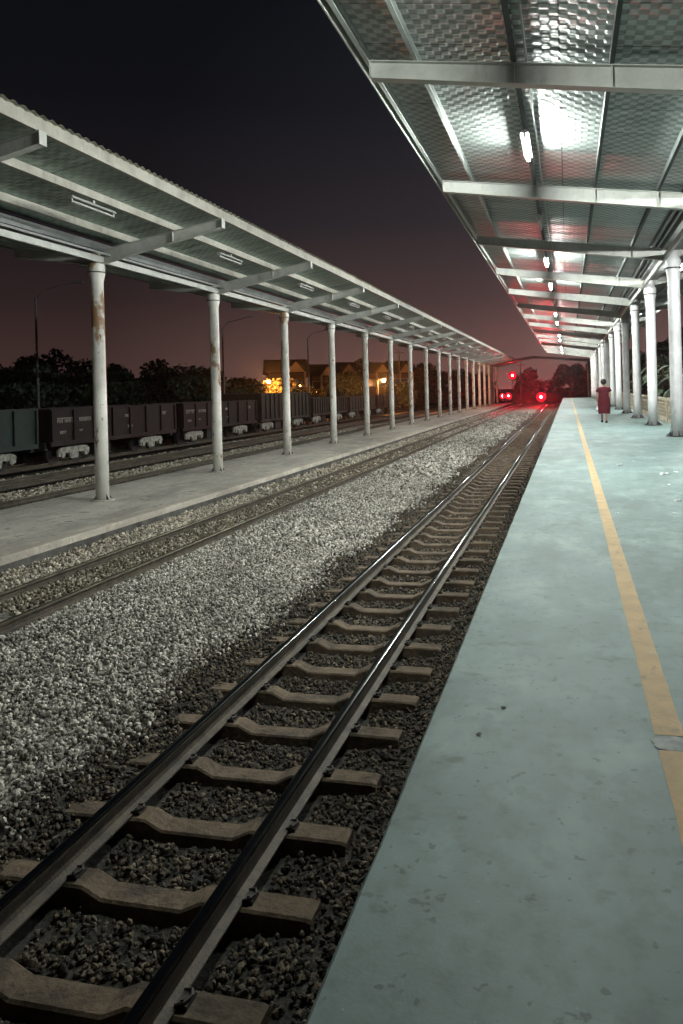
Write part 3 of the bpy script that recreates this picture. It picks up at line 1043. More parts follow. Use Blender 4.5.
# ------------------------------------------------------------------ freight wagons
M['maroon'] = mat('faded maroon wagon paint', (.028, .011, .008), .75, color2=(.010, .006, .005), vscale=3, bump=.2, bscale=9)
M['teal_w'] = mat('blue green wagon paint', (.026, .045, .04), .7, color2=(.014, .025, .022), vscale=3, bump=.2, bscale=9)
M['grey_w'] = mat('grey brown wagon paint', (.045, .036, .03), .75, color2=(.02, .016, .013), vscale=3, bump=.2, bscale=9)
M['iron'] = mat('black underframe', (.02, .02, .02), .7)
M['bogie'] = mat('pale bogie frame', (.50, .49, .43), .8, color2=(.12, .12, .10), vscale=7)  # pale frame colour with darker patches
M['mark'] = mat('faded white lettering', (.55, .5, .45), .8, color2=(.2, .17, .15), vscale=20)

def wagon(paint, label, ln=10.0, h=1.52, rib=1.3, lettered=True, crate=False):
    r = empty('freight_wagon', (0, 0, 0))
    tag(r, label, 'freight wagon', 'freight wagons on the far track')
    z0 = .93
    w = 1.3
    b = MB()
    b.box(-w, w, -ln / 2, ln / 2, z0, z0 + .06)
    for sx_ in (-1, 1):
        b.box(sx_ * w - .02, sx_ * w + .02, -ln / 2, ln / 2, z0 + .06, z0 + h)
        b.box(sx_ * w - .05, sx_ * w + .05, -ln / 2 - .02, ln / 2 + .02, z0 + h, z0 + h + .07)
        b.box(sx_ * w - .06, sx_ * w + .06, -ln / 2 - .02, ln / 2 + .02, z0 - .16, z0 + .02)
        n = round(ln / rib)
        for i in range(n + 1):
            y = -ln / 2 + .05 + (ln - .1) * i / n
            b.box(sx_ * (w + .02) if sx_ > 0 else -w - .10, w + .10 if sx_ > 0 else -w - .02, y - .045, y + .045, z0 + .02, z0 + h)
    for e in (-1, 1):
        ya, yb = sorted((e * ln / 2, e * (ln / 2 - .05)))
        b.box(-w + .021, w - .021, ya, yb, z0 + .06, z0 + h + .05)
    b.build('wagon_body', paint, r)
    u = MB()
    u.box(-.25, .25, -ln / 2 - .1, ln / 2 + .1, z0 - .32, z0 - .01)
    for e in (-1, 1):
        u.box(-1.1, 1.1, e * ln / 2 - .08, e * ln / 2 + .08, z0 - .3, z0 - .01)
        u.tube((.0, e * (ln / 2 + .08), z0 - .2), (0, e * (ln / 2 + .42), z0 - .2), .07, n=8)
    u.box(.6, .9, -1.2, -.2, .18, z0 - .02)
    u.build('underframe', M['iron'], r)
    for e in (-1, 1):
        yc = e * (ln / 2 - 1.75)
        bg_ = MB()
        for sx_ in (-1, 1):
            x = sx_ * 1.0
            bg_.prism_x([(yc - .98, .55), (yc - .8, .66), (yc - .3, .72), (yc + .3, .72), (yc + .8, .66), (yc + .98, .55), (yc + .95, .32), (yc + .72, .30), (yc + .62, .42), (yc + .3, .44), (yc + .22, .20), (yc - .22, .20), (yc - .3, .44), (yc - .62, .42), (yc - .72, .30), (yc - .95, .32)], x - .05, x + .05)
            for wy in (-.72, .72):
                bg_.tube((x - .08, yc + wy, .38), (x + .09, yc + wy, .38), .12, n=10)
        bg_.box(-.8, .8, yc - .16, yc + .16, .40, .6)
        bo = bg_.build('bogie', M['bogie'], r)
        for wy in (-.72, .72):
            wm = MB()
            wm.tube((-.85, yc + wy, .38), (.85, yc + wy, .38), .06, n=8)
            for sx_ in (-1, 1):
                wm.tube((sx_ * .46, yc + wy, .38), (sx_ * .60, yc + wy, .38), .38, n=20)
            wm.build('wheelset', M['iron'], bo)
    if lettered:
        mk = MB()
        rr = random.Random(int(ln * 10) + len(label))
        def word(y, z, hh, n, gap=.03):
            for _ in range(n):
                ww = hh * rr.uniform(.45, .7)
                # each illegible character is two or three strokes
                mk.box(w + .022, w + .026, y, y + .03, z, z + hh)
                mk.box(w + .022, w + .026, y + .03, y + ww, z + hh * .75, z + hh)
                if rr.random() < .7:
                    mk.box(w + .022, w + .026, y + ww - .03, y + ww, z + .0, z + hh * .75)
                if rr.random() < .6:
                    mk.box(w + .022, w + .026, y + .03, y + ww - .03, z + hh * .35, z + hh * .5)
                y += ww + gap
        word(-ln / 2 + .40, z0 + h - .50, .20, 7)
        word(-ln / 2 + 1.75, z0 + h - .48, .16, 6, .05)
        word(-ln / 2 + .55, z0 + .3, .12, 4)
        word(-ln / 2 + 1.75, z0 + .35, .09, 3)
        word(.3, z0 + h - .45, .13, 3)
        word(.5, z0 + .32, .12, 4)
        word(ln / 2 - 1.4, z0 + h - .45, .16, 5)
        mk.build('lettering', M['mark'], r)
    return r
wz = -1.18 + .0
spec = [(M['teal_w'], 'blue green open wagon nearest the camera on the far track', 1.28, 1.15, False),
        (M['maroon'], 'maroon open wagon with white markings, directly behind the blue green wagon', 1.24, 1.3, True),
        (M['maroon'], 'second maroon open wagon with white markings from the camera', 1.24, 1.3, True),
        (M['grey_w'], 'tall ribbed grey brown wagon below the brightest orange street light', 1.66, .8, False),
        (M['grey_w'], 'plain grey wagon just right of the tall ribbed wagon', 1.2, .6, False),
        (M['grey_w'], 'sixth open wagon from the camera, low and dark grey', 1.15, .95, False),
        (M['maroon'], 'last open wagon of the freight train, dark maroon', 1.24, 1.3, False)]
for i, (pm, lb, h_, rb, lt_) in enumerate(spec):
    o = wagon(pm, lb, 9.3, h_, rb, lt_)
    o.location = (-20.8, 29.7 + (i - 1) * 10.05, RAILZ - .06)

# ------------------------------------------------------------------ vegetation
M['leaf_dark'] = mat('night foliage', (.035, .05, .025), .8, color2=(.02, .03, .018), vscale=1.5)
M['leaf_mid'] = mat('broad leaf green', (.06, .10, .045), .55, color2=(.03, .055, .03), vscale=2)
M['bark'] = mat('bark', (.06, .045, .035), .95, var=.4, vscale=6)

def crown_mesh(name, parent, m_, n, rx, ry, rz, cz, leaf, rng, lobes=9, skirt=.0):
    cl = []
    for _ in range(lobes):
        a = rng.uniform(0, math.tau); rr = rng.uniform(.1, .72)
        cl.append((rr * math.cos(a) * rx, rr * math.sin(a) * ry, cz + rng.uniform(-.65, .75) * rz * (1 - .45 * rr), rng.uniform(.25, .5)))
    cl = np.array(cl)
    k = rng.integers(0, lobes, n)
    d = rng.normal(size=(n, 3)); d /= np.linalg.norm(d, axis=1)[:, None]
    rad = rng.uniform(.35, 1.0, n) ** .6
    P_ = cl[k, :3] + d * (cl[k, 3] * rad)[:, None] * np.array([rx, ry, rz])
    s = leaf * rng.uniform(.5, 1.4, n)
    a = rng.normal(size=(n, 3)); a /= np.linalg.norm(a, axis=1)[:, None]
    b = rng.normal(size=(n, 3)); b -= (a * b).sum(1)[:, None] * a; b /= np.linalg.norm(b, axis=1)[:, None]
    A, Bq = a * s[:, None], b * (s * .55)[:, None]
    V = np.stack([P_ - A, P_ + Bq, P_ + A, P_ - Bq], 1).reshape(-1, 3)
    F = np.arange(4 * n).reshape(-1, 4)
    me = bpy.data.meshes.new(name)
    me.from_pydata(V.tolist(), [], F.tolist())
    me.materials.append(m_)
    o = bpy.data.objects.new(name, me)
    COL.objects.link(o); o.parent = parent
    return o, cl

def tree(label, loc, h, rx, ry, group, seed, n=5000, leaf=.2, m_=None, low=.02):
    rng = np.random.default_rng(seed)
    r = empty('broadleaf_tree', loc)
    tag(r, label, 'tree', group)
    cz = h * (low + (1 - low) / 2)
    o, cl = crown_mesh('crown', r, m_ or M['leaf_dark'], n, rx, ry, h * (1 - low) / 2, cz, leaf, rng, lobes=13)
    t = MB()
    t.path([(0, 0, 0), (.05, .03, h * .2), (-.04, .02, h * .45), (0, 0, h * .75)], [.22, .16, .12, .04], 8)
    for c in cl[:7]:
        t.path([(0, 0, h * .3), (c[0] * .5, c[1] * .5, (h * .3 + c[2]) / 2 + .1), (c[0], c[1], c[2])], [.09, .06, .02], 5)
    t.build('trunk', M['bark'], r)
    return r

def at(px, d, z=-1.62):
    """world x, y of a photograph column at camera depth d (layout helper for far things)"""
    a = (px - 403) / FPX
    xc, yc = a * d, d
    c, s = math.cos(YAW), math.sin(YAW)
    return (xc * c - yc * s, xc * s + yc * c, z)

TG = 'dark trees behind the freight wagons'
far = [(-40, 48, 7.0, 4.0, 'dark tree above the blue green wagon at the left edge of the photo'),
       (22, 50, 6.1, 3.2, 'dark tree just left of the unlit lamp post'),
       (62, 56, 6.6, 3.2, 'rounded dark tree just right of the unlit lamp post'),
       (92, 60, 5.2, 3.0, 'low dark tree hidden behind the first cream column'),
       (122, 58, 5.8, 2.2, 'narrow dark tree with a pointed top beside the first column'),
       (150, 62, 5.9, 3.2, 'spreading dark tree between the first two cream columns'),
       (182, 60, 6.3, 3.4, 'broadest dark tree, left of the second cream column'),
       (212, 70, 5.9, 3.4, 'dark tree behind the second cream column'),
       (236, 84, 5.0, 3.2, 'low dark tree left of the glowing orange bush')]
for i, (px, d, h, rx, lb) in enumerate(far):
    tree(lb, at(px, d), h, rx, rx, TG, 20 + i, 5200, .2)
M['leaf_glow'] = mat('leaf with lamp glow tint', (.17, .14, .05), .8, color2=(.09, .08, .03), vscale=1.2)  # orange lamplight put into the leaf colour
tree('bushy tree glowing orange around the left street light', at(267, 96), 5.0, 4.2, 3.0, None, 60, 3800, .22, M['leaf_glow'], .05)
tree('small tree lit orange below the balconied house', at(318, 97), 4.0, 2.6, 2.4, None, 61, 2200, .22, M['leaf_glow'], .05)
tree('dark tree between the gabled houses, behind the fourth cream column', at(346, 100), 6.0, 3.4, 3.4, None, 62, 4200, .22)
tree('tall dark round tree behind the fifth cream column', at(362, 128), 8.6, 5.2, 4.4, None, 63, 4600, .28)
tree('dark tree right of the right orange street light', at(424, 120), 7.2, 5.0, 4.4, None, 64, 4600, .28)
tree('dark tree behind the distant cream columns', at(452, 118), 6.4, 4.4, 4.4, None, 65, 4200, .28)
tree('dark tree to the left of the high red signal', at(480, 124), 5.9, 4.4, 4, None, 66, 4200, .28)
tree('tall dark tree just right of the high red signal', at(526, 135), 6.8, 3.4, 3.4, None, 67, 4200, .28)
tree('low dark tree behind the right red signal', at(547, 150), 5.4, 4.6, 3.4, None, 68, 4200, .28)
tree('dense blue black tree past the end of the green platform', at(570, 108, -.1), 5.0, 2.4, 2.4, None, 69, 6500, .2, None, .0)
tree('dense dark tree behind the farthest white columns', at(594, 110, -.1), 5.6, 2.6, 2.6, None, 70, 6500, .2, None, .0)

# right side: shrubs and banana-like plants beyond the wall
def shrub(label, loc, h, n, ln, wd, seed):
    rr = random.Random(seed)
    r = empty('broad_leaf_plant', loc)
    tag(r, label, 'plant', 'broad leaved plants behind the block wall')
    lf = MB(); st = MB()
    for i in range(n):
        a = rr.uniform(0, math.tau)
        z = h * rr.uniform(.25, 1)
        L_ = ln * rr.uniform(.6, 1.2)
        ca, sa = math.cos(a), math.sin(a)
        st.tube((0, 0, max(0, z - .5)), (ca * .25, sa * .25, z), .015, n=5)
        pts = []
        for j in range(6):
            t = j / 5
            rr_ = .25 + L_ * t
            zz = z + L_ * (.55 * t - .95 * t * t)
            w_ = wd * math.sin(math.pi * min(.98, .08 + .9 * t)) * .5
            pts += [(ca * rr_ - sa * w_, sa * rr_ + ca * w_, zz - .04), (ca * rr_, sa * rr_, zz + .02), (ca * rr_ + sa * w_, sa * rr_ - ca * w_, zz - .04)]
        fs = []
        for j in range(5):
            b_ = j * 3
            fs += [(b_, b_ + 1, b_ + 4, b_ + 3), (b_ + 1, b_ + 2, b_ + 5, b_ + 4)]
        lf.add(pts, fs)
    st.tube((0, 0, 0), (0, 0, h), .05, .03, 6)
    lf.build('leaves', M['leaf_mid'], r, smooth=True)
    st.build('stem', M['bark'], r)
    return r
sp = [(5.0, 21.5, 1.6, 'broad leaved plant right of the nearest visible white column'), (4.7, 26.5, 2.0, 'broad leaved plant between the first two visible white columns'),
      (5.4, 30.0, 2.4, 'tall broad leaved plant seen behind the second visible white column'), (4.9, 34.0, 2.3, 'yellowish broad leaved plant between the second and third visible columns'),
      (5.0, 42.0, 2.5, 'broad leaved plant behind the fourth visible white column'), (5.0, 52.0, 2.6, 'farthest broad leaved plant behind the white columns')]
for i, (x, y, h, lb) in enumerate(sp):
    shrub(lb, (x, y, -.06), h, 30, 1.1, .32, 90 + i)
ts = [(9.5, 30, 5.6, 'dark tree beyond the wall at the right edge of the photo'), (8.6, 40, 5.6, 'dark tree beyond the wall behind the second visible column'), (8.4, 52, 5.8, 'dark tree beyond the wall behind the third visible column'),
      (7.5, 66, 5.6, 'dark tree beyond the wall behind the middle white columns'), (6.5, 84, 5.4, 'dark tree beyond the wall behind the bunched far columns')]
for i, (x, y, h, lb) in enumerate(ts):
    tree(lb, (x, y, -.06), h, 2.8, 3.6, 'dark trees beyond the block wall', 120 + i, 5200, .2, None, .0)

# ------------------------------------------------------------------ houses, street lights, poles
M['wall_warm'] = mat('warm plaster', (.16, .12, .09), .9, color2=(.10, .075, .055), vscale=.8)
M['wall_pale'] = mat('pale plaster', (.17, .15, .13), .9, color2=(.10, .09, .08), vscale=.8)
M['roof_tile'] = mat('dark roof tile', (.05, .028, .022), .85, var=.4, vscale=2)
M['window_dark'] = mat('dark window glass', (.02, .02, .022), .15)
M['trim'] = mat('house trim', (.42, .36, .28), .8)

def house(label, px, d, zr_, wd, dp, ridge_h, eave_h, rz, m_, balcony=True, gable_w=None):
    x, y, z = at(px, d)
    r = empty('gabled_house', (x, y, z), rz)
    tag(r, label, 'house', 'houses beyond the freight yard')
    MB().box(-wd / 2, wd / 2, -dp / 2, dp / 2, 0, eave_h).build('wall', m_, r)
    # main roof: ridge along x
    ov = .5
    rf = MB()
    rf.prism_x([(-dp / 2 - ov, eave_h - .15), (0, ridge_h), (dp / 2 + ov, eave_h - .15), (dp / 2 + ov, eave_h + .05), (0, ridge_h + .22), (-dp / 2 - ov, eave_h + .05)], -wd / 2 - ov, wd / 2 + ov)
    rf.build('roof', M['roof_tile'], r)
    MB().prism_x([(-dp / 2 + .01, eave_h), (0, ridge_h - .02), (dp / 2 - .01, eave_h)], -wd / 2 + .01, wd / 2 - .01).build('gable_wall', m_, r)
    # front gable porch on the right half
    gx, gw = wd * .22, gable_w or wd * .42
    gh = eave_h + (ridge_h - eave_h) * .85
    yf = -dp / 2 - 1.6
    MB().prism_y([(gx - gw / 2, eave_h), (gx + gw / 2, eave_h), (gx, gh)], yf + .15, -dp / 2).build('porch_gable', M['trim'], r)
    MB().prism_y([(gx - gw / 2 - .35, eave_h - .2), (gx, gh + .05), (gx + gw / 2 + .35, eave_h - .2), (gx + gw / 2 + .35, eave_h + .0), (gx, gh + .27), (gx - gw / 2 - .35, eave_h)], yf - .3, -dp / 2 + .6).build('porch_roof', M['roof_tile'], r)
    for s_ in (-1, 1):
        MB().box(gx + s_ * gw / 2 - .14, gx + s_ * gw / 2 + .14, yf + .1, yf + .38, 0, eave_h - .01).build('porch_pillar', M['trim'], r)
    if balcony:
        bm_ = MB().box(gx - gw / 2 - .2, gx + gw / 2 + .2, yf, -dp / 2 - .01, eave_h * .52, eave_h * .52 + .18)
        bm_.box(gx - gw / 2 - .2, gx + gw / 2 + .2, yf, yf + .08, eave_h * .52 + .95, eave_h * .52 + 1.05)
        for q in range(12):
            xx = gx - gw / 2 + gw * q / 11
            bm_.box(xx - .05, xx + .05, yf + .01, yf + .07, eave_h * .52 + .18, eave_h * .52 + .95)
        bm_.build('balcony', M['trim'], r)
    for fx in (-.32, -.1, .13, .3):
        for fz in (.12, .62):
            w_ = MB().box(wd * fx - .5, wd * fx + .5, -dp / 2 - .04, -dp / 2 + .02, eave_h * fz, eave_h * fz + 1.3)
            wo_ = w_.build('window', M['trim'], r)
            MB().box(wd * fx - .42, wd * fx + .42, -dp / 2 - .06, -dp / 2 - .041, eave_h * fz + .08, eave_h * fz + 1.22).build('pane', M['window_dark'], wo_)
    return r
house('two storey house with gabled balcony just right of the left orange street light', 286, 112, 0, 5.4, 6, 7.9, 6.1, R(26), M['wall_warm'], True, 2.6)
house('smaller gabled house beside the unlit lamp post, right of the balconied house', 321, 116, 0, 3.2, 4, 7.2, 5.6, R(26), M['wall_warm'], True, 2.0)
house('dim pale gabled house behind the fourth cream column', 343, 130, 0, 3.6, 5, 8.0, 6.4, R(22), M['wall_pale'], False, 2.0)
house('small house with a dark roof behind the right orange street light', 377, 122, 0, 3.6, 5, 7.5, 6.0, R(18), M['wall_pale'], False, 2.0)
house('narrow gabled house to the right of the right orange street light', 399, 118, 0, 3.0, 4, 7.5, 5.8, R(22), M['wall_warm'], True, 2.0)
tree('low dark bush below the balconied house', at(298, 92), 3.9, 2.2, 2.2, None, 71, 2600, .22)
tree('low dark bush between the two orange street lights', at(336, 93), 4.4, 3.0, 2.2, None, 72, 3000, .22)
tree('low dark bush below the narrow gabled house', at(402, 100), 4.3, 2.6, 2.2, None, 73, 2600, .22)

M['pole'] = mat('grey pole', (.10, .10, .10), .6)
M['orange'] = emis('sodium lamp glass', (1.0, .36, .08), 3200.0)
def street_lamp(label, px, d, h, lit, arm=2.0, ang=.4, group='unlit lamp posts', lamp_px=None):
    x, y, z = at(px, d)
    r = empty('street_lamp', (x, y, z), ang)
    tag(r, label, 'street lamp', group)
    MB().lathe([(.10, 0), (.06, h)], 8).build('pole', M['pole'], r)
    a = MB().path([(0, 0, h - .1), (.25 * arm, 0, h + .25 * arm), (arm, 0, h + .45 * arm)], [.045, .04, .035], 6)
    a.build('arm', M['pole'], r)
    hd = MB().box(arm - .1, arm + .55, -.13, .13, h + .45 * arm - .02, h + .45 * arm + .12).build('lamp_head', M['pole'], r)
    if lit:
        MB().lathe([(.02, -.16), (.17, -.1), (.2, 0), (.17, .1), (.1, .14)], 12, (arm + .25, 0)).build('lamp_bulb', M['orange'], r).location = (0, 0, h + .45 * arm - .17)
    return r
street_lamp('tall unlit lamp post above the blue green wagon, left of the first column', 38, 46, 9.3, False, 2.2, .5)
street_lamp('tall unlit lamp post just right of the second cream column', 224, 62, 8.6, False, 1.9, .5)
street_lamp('unlit lamp post between the third and fourth cream columns', 309, 80, 8.9, False, 1.9, .5)
street_lamp('lit orange street lamp inside the bushy tree, left one of two', 263, 92, 4.45, True, .5, .2, 'lit orange street lamps')
street_lamp('lit orange street lamp beside the sixth cream column, right one of two', 378, 92, 4.25, True, .5, .2, 'lit orange street lamps')
def small_lamp(label, px, d, z):
    x, y, z0 = at(px, d)
    r = empty('porch_lamp', (x, y, z))
    tag(r, label, 'lamp', 'small orange house lamps')
    MB().lathe([(.02, -.12), (.1, -.08), (.12, 0), (.08, .08), (.02, .1)], 10).build('lamp_bulb', M['orange_dim'], r)
    MB().box(-.03, .03, -.03, .03, z0 - z, -.1).build('lamp_post', M['pole'], r)
    return r
M['orange_dim'] = emis('dim sodium glass', (1.0, .36, .09), 130.0)
small_lamp('small orange lamp in front of the balconied house', 300, 104, 2.4)
small_lamp('small orange lamp in front of the smaller gabled house', 316, 106, 1.4)
small_lamp('small orange lamp in front of the narrow gabled house', 403, 104, 1.6)

def pole(label, px, d, h):
    x, y, z = at(px, d)
    r = empty('utility_pole', (x, y, z))
    tag(r, label, 'pole', 'utility poles')
    MB().lathe([(.13, 0), (.09, h)], 8).build('post', M['pole'], r)
    MB().box(-.7, .7, -.05, .05, h - .5, h - .38).build('crossarm', M['pole'], r)
    return r
pole('thin utility pole beside the high red signal', 521, 118, 7.0)
pole('thin utility pole between the distant cream columns', 400, 105, 8.8)

# boundary wall far beyond the tracks
M['far_wall'] = mat('dark boundary wall', (.018, .015, .014), .9, var=.4, vscale=1)
bw = empty('boundary_wall', (-30, 128, -1.62))
tag(bw, 'dark boundary wall closing the yard beyond the red signals', 'wall')
MB().box(-60, 34, -.12, .12, 0, 1.9).build('wall_panel', M['far_wall'], bw)
MB().box(-60, 34, -.18, .18, 1.9, 2.0).build('coping', M['far_wall'], bw)

# ------------------------------------------------------------------ red signals
M['red'] = emis('red signal lens', (1.0, .02, .04), 32000.0)
M['red_halo'] = emis('red halo disc glow', (1.0, .0, .02), .8)  # glowing disc added to imitate the red halo round each signal
M['red_soft'] = emis('softer red signal lens', (1.0, .03, .05), 7000.0)
M['sig_black'] = mat('black signal hood', (.03, .03, .03), .6)
def head(root, x, z, rad=.11, lens='red', halo_r=.5):
    n = 20
    bp = MB()
    bp.tube((x, .03, z), (x, 0.0, z), halo_r + .08, n=28)
    b = bp.build('backboard', M['sig_black'], root)
    df = MB().tube((x, -.001, z), (x, -.03, z), halo_r, n=28)
    df.build('halo_disc', M['red_halo'], root)
    vs, fs = [], []
    q_ = 20
    for i in range(q_):
        a = math.tau * i / q_
        for r_, y_ in ((rad + .015, -.031), (rad + .015, -.55), (rad + .022, -.55), (rad + .022, -.031)):
            vs.append((x + r_ * math.cos(a), y_, z + r_ * math.sin(a)))
    for i in range(q_):
        p, q2 = i * 4, (i + 1) % q_ * 4
        for j in range(4):
            fs.append((p + j, p + (j + 1) % 4, q2 + (j + 1) % 4, q2 + j))
    MB().add(vs, fs).build('visor', M['sig_black'], root)  # long visor added to narrow the red light to a forward cone
    MB().tube((x, -.0305, z), (x, -.04, z), rad + .014, n=20).build('lens_ring', M['sig_black'], root)
    le = MB().add([(x + rad * math.cos(math.tau * q / 20), -.042, z + rad * math.sin(math.tau * q / 20)) for q in range(20)], [tuple(range(20))])
    le.build('lens', M[lens], root)
def at_y(px, py, d):
    u, v = px - 403, py - 390.3
    cr_, sr_ = math.cos(ROLL), math.sin(ROLL)
    uu, vv_ = u * cr_ - v * sr_, v * cr_ + u * sr_
    xc, zc_ = uu * d / FPX, -vv_ * d / FPX
    c, s = math.cos(YAW), math.sin(YAW)
    return (xc * c - d * s, xc * s + d * c, CAMZ + zc_)
x, y, z = at_y(512.5, 375.5, 116)
sg = empty('signal_mast', (x, y, -1.6))
tag(sg, 'tall signal mast with the high red light, left of the tracks', 'railway signal', 'red railway signals')
head(sg, 0, z + 1.6, .1, 'red_soft', .6)
MB().lathe([(.07, 0), (.055, z + 1.4)], 10, (0, .1)).build('mast', M['pole'], sg)
ld = MB()
for q in range(14):
    ld.box(-.16, .16, .2, .22, .3 + q * .3, .325 + q * .3)
ld.box(-.18, -.155, .195, .225, 0, 4.5); ld.box(.155, .18, .195, .225, 0, 4.5)
ld.build('ladder', M['pole'], sg)
x, y, z = at_y(505.5, 396, 112)
sg = empty('ground_signal', (x, y, -1.6))
tag(sg, 'low signal with two red lights side by side below the high one', 'railway signal', 'red railway signals')
head(sg, -.46, z + 1.6, .06, 'red_soft', .42); head(sg, .46, z + 1.6, .09, 'red_soft', .48)
MB().lathe([(.06, 0), (.06, z + 1.5)], 8, (0, .1)).build('post', M['pole'], sg)
x, y, z = at_y(541, 397, 107)
sg = empty('ground_signal', (x, y, -1.6))
tag(sg, 'low signal with a single red light at the far end of the nearest track', 'railway signal', 'red railway signals')
head(sg, 0, z + 1.6, .1, 'red', .66)
MB().lathe([(.06, 0), (.06, z + 1.45)], 8, (0, .1)).build('post', M['pole'], sg)
MB().box(-.2, .2, .0, .3, 0, .25).build('signal_foot', M['platform_side'], sg)

# ------------------------------------------------------------------ person walking away
M['dress'] = mat('dark red dress cloth', (.12, .007, .018), .85, color2=(.06, .004, .01), vscale=9)
M['skin'] = mat('skin', (.42, .26, .19), .6)
M['hair'] = mat('black hair', (.008, .007, .007), .5)
M['shoe'] = mat('black shoe leather', (.012, .012, .012), .4)
M['bag'] = mat('white plastic', (.75, .75, .73), .5)

PH = Vector(at_y(604.5, 422.5, 26.0)); 
d_ = FPX * CAMZ / (422.8 - 386 + .026 * 36.5)
_p = at_y(604.5, 422.8, d_)
per = empty('person', (_p[0], _p[1], 0), 0.0)
tag(per, 'person in a dark red sleeveless knee length dress walking away along the green platform', 'person')

def skin_mesh(name, verts, edges, radii, m_, parent, root_i=0, sub=2):
    me = bpy.data.meshes.new(name)
    me.from_pydata(verts, edges, [])
    o = bpy.data.objects.new(name, me)
    COL.objects.link(o)
    sk = o.modifiers.new('skin', 'SKIN')
    sk.use_smooth_shade = True
    ss = o.modifiers.new('sub', 'SUBSURF'); ss.levels = sub; ss.render_levels = sub
    for i, sv in enumerate(me.skin_vertices[0].data):
        r_ = radii[i]
        sv.radius = r_ if isinstance(r_, tuple) else (r_, r_)
        sv.use_root = (i == root_i)
    bpy.context.view_layer.update()
    dg = bpy.context.evaluated_depsgraph_get()
    nm = bpy.data.meshes.new_from_object(o.evaluated_get(dg))
    nm.name = name
    o.modifiers.clear()
    o.data = nm
    nm.materials.clear(); nm.materials.append(m_)
    o.parent = parent
    return o
V_ = [(0, 0, .92), (0, .01, 1.12), (0, .01, 1.30), (0, 0, 1.38), (0, .01, 1.46), (0, .02, 1.54), (0, .015, 1.60),   # 0-6 spine, head
      (.17, 0, 1.31), (.215, -.02, 1.06), (.20, .05, .84), (.20, .075, .76),      # right arm 7-10
      (-.17, 0, 1.31), (-.225, .0, 1.06), (-.24, .07, .84), (-.245, .10, .76),    # left arm 11-14
      (.085, 0, .88), (.09, .05, .47), (.075, -.03, .10), (.075, .07, .03),       # right leg 15-18
      (-.085, 0, .88), (-.08, .11, .48), (-.08, .17, .12), (-.08, .27, .06)]      # left leg 19-22
E_ = [(0, 1), (1, 2), (2, 3), (3, 4), (4, 5), (5, 6), (2, 7), (7, 8), (8, 9), (9, 10), (2, 11), (11, 12), (12, 13), (13, 14), (0, 15), (15, 16), (16, 17), (17, 18), (0, 19), (19, 20), (20, 21), (21, 22)]
Rr = [(.17, .12), (.14, .10), (.15, .10), (.05, .05), (.06, .065), (.082, .095), (.06, .07), .055, .042, .032, .03, .055, .042, .032, .03,
      (.09, .09), .058, .036, .035, (.09, .09), .058, .036, .035]
skin_mesh('body', V_, E_, Rr, M['skin'], per)
# fingers
for sx_, wr in ((1, V_[10]), (-1, V_[14])):
    hv, he, hr = [(wr[0], wr[1], wr[2]), (wr[0], wr[1] + .01, wr[2] - .06)], [(0, 1)], [.026, .034]
    for q in range(4):
        b0_ = len(hv)
        yq = -.028 + .019 * q
        hv += [(wr[0], wr[1] + .01 + yq, wr[2] - .09), (wr[0] - sx_ * .008, wr[1] + .012 + yq, wr[2] - .125), (wr[0] - sx_ * .022, wr[1] + .014 + yq, wr[2] - .15 + .006 * abs(q - 1.5))]
        he += [(1, b0_), (b0_, b0_ + 1), (b0_ + 1, b0_ + 2)]
        hr += [.0095, .0085, .007]
    b0_ = len(hv)
    hv += [(wr[0] - sx_ * .01, wr[1] + .05, wr[2] - .06), (wr[0] - sx_ * .015, wr[1] + .065, wr[2] - .095)]
    he += [(0, b0_), (b0_, b0_ + 1)]
    hr += [.012, .009]
    skin_mesh('hand', hv, he, hr, M['skin'], per, 0, 1)
# dress: lofted rings
dr = MB()
rings = [(1.365, .085, .075), (1.345, .165, .10), (1.31, .225, .115), (1.24, .232, .13), (1.14, .205, .135), (1.02, .19, .135), (.92, .21, .155), (.82, .225, .165), (.70, .225, .165), (.58, .222, .165), (.46, .225, .17), (.35, .21, .165)]
n = 28
rr = random.Random(5)
for z, a_, b_ in rings:
    for k in range(n):
        t = math.tau * k / n
        w_ = 1 + (.035 * math.sin(5 * t + 1) + .02 * math.sin(9 * t)) * max(0, (1.1 - z)) * 1.6
        dr.v.append((a_ * math.cos(t) * w_, .015 + b_ * math.sin(t) * w_ + (.03 if z < .8 else 0), z + (.012 * math.sin(3 * t) if z < .5 else 0)))
for j in range(len(rings) - 1):
    for k in range(n):
        a, b_ = j * n + k, j * n + (k + 1) % n
        dr.f.append((a, a + n, b_ + n, b_)); dr.mi.append(0)
for sx_ in (-1, 1):    # cap sleeves
    dr.tube((sx_ * .15, 0, 1.31), (sx_ * .235, -.01, 1.16), .085, .075, 12)
dr.build('dress', M['dress'], per, smooth=True)
hr_ = MB()
hr_.lathe([(.02, 1.655), (.06, 1.645), (.092, 1.61), (.103, 1.56), (.10, 1.51), (.085, 1.47), (.05, 1.445)], 16, (0, -.005))
hr_.lathe([(.01, 1.55), (.04, 1.545), (.05, 1.52), (.04, 1.49), (.01, 1.485)], 12, (0, -.105))
hr_.build('hair', M['hair'], per, smooth=True)
face = MB()
face.add([(-.012, .115, 1.53), (.012, .115, 1.53), (0, .14, 1.50), (0, .11, 1.565)], [(0, 2, 1), (0, 3, 2), (1, 2, 3)])
face.build('nose', M['skin'], per)
for sx_ in (-1, 1):
    MB().lathe([(.004, -.012), (.011, 0), (.004, .012)], 8).build('eye', M['hair'], per).location = (sx_ * .03, .108, 1.545)
    MB().box(sx_ * .085 - .008, sx_ * .085 + .014, .0, .03, 1.50, 1.56).build('ear', M['skin'], per)
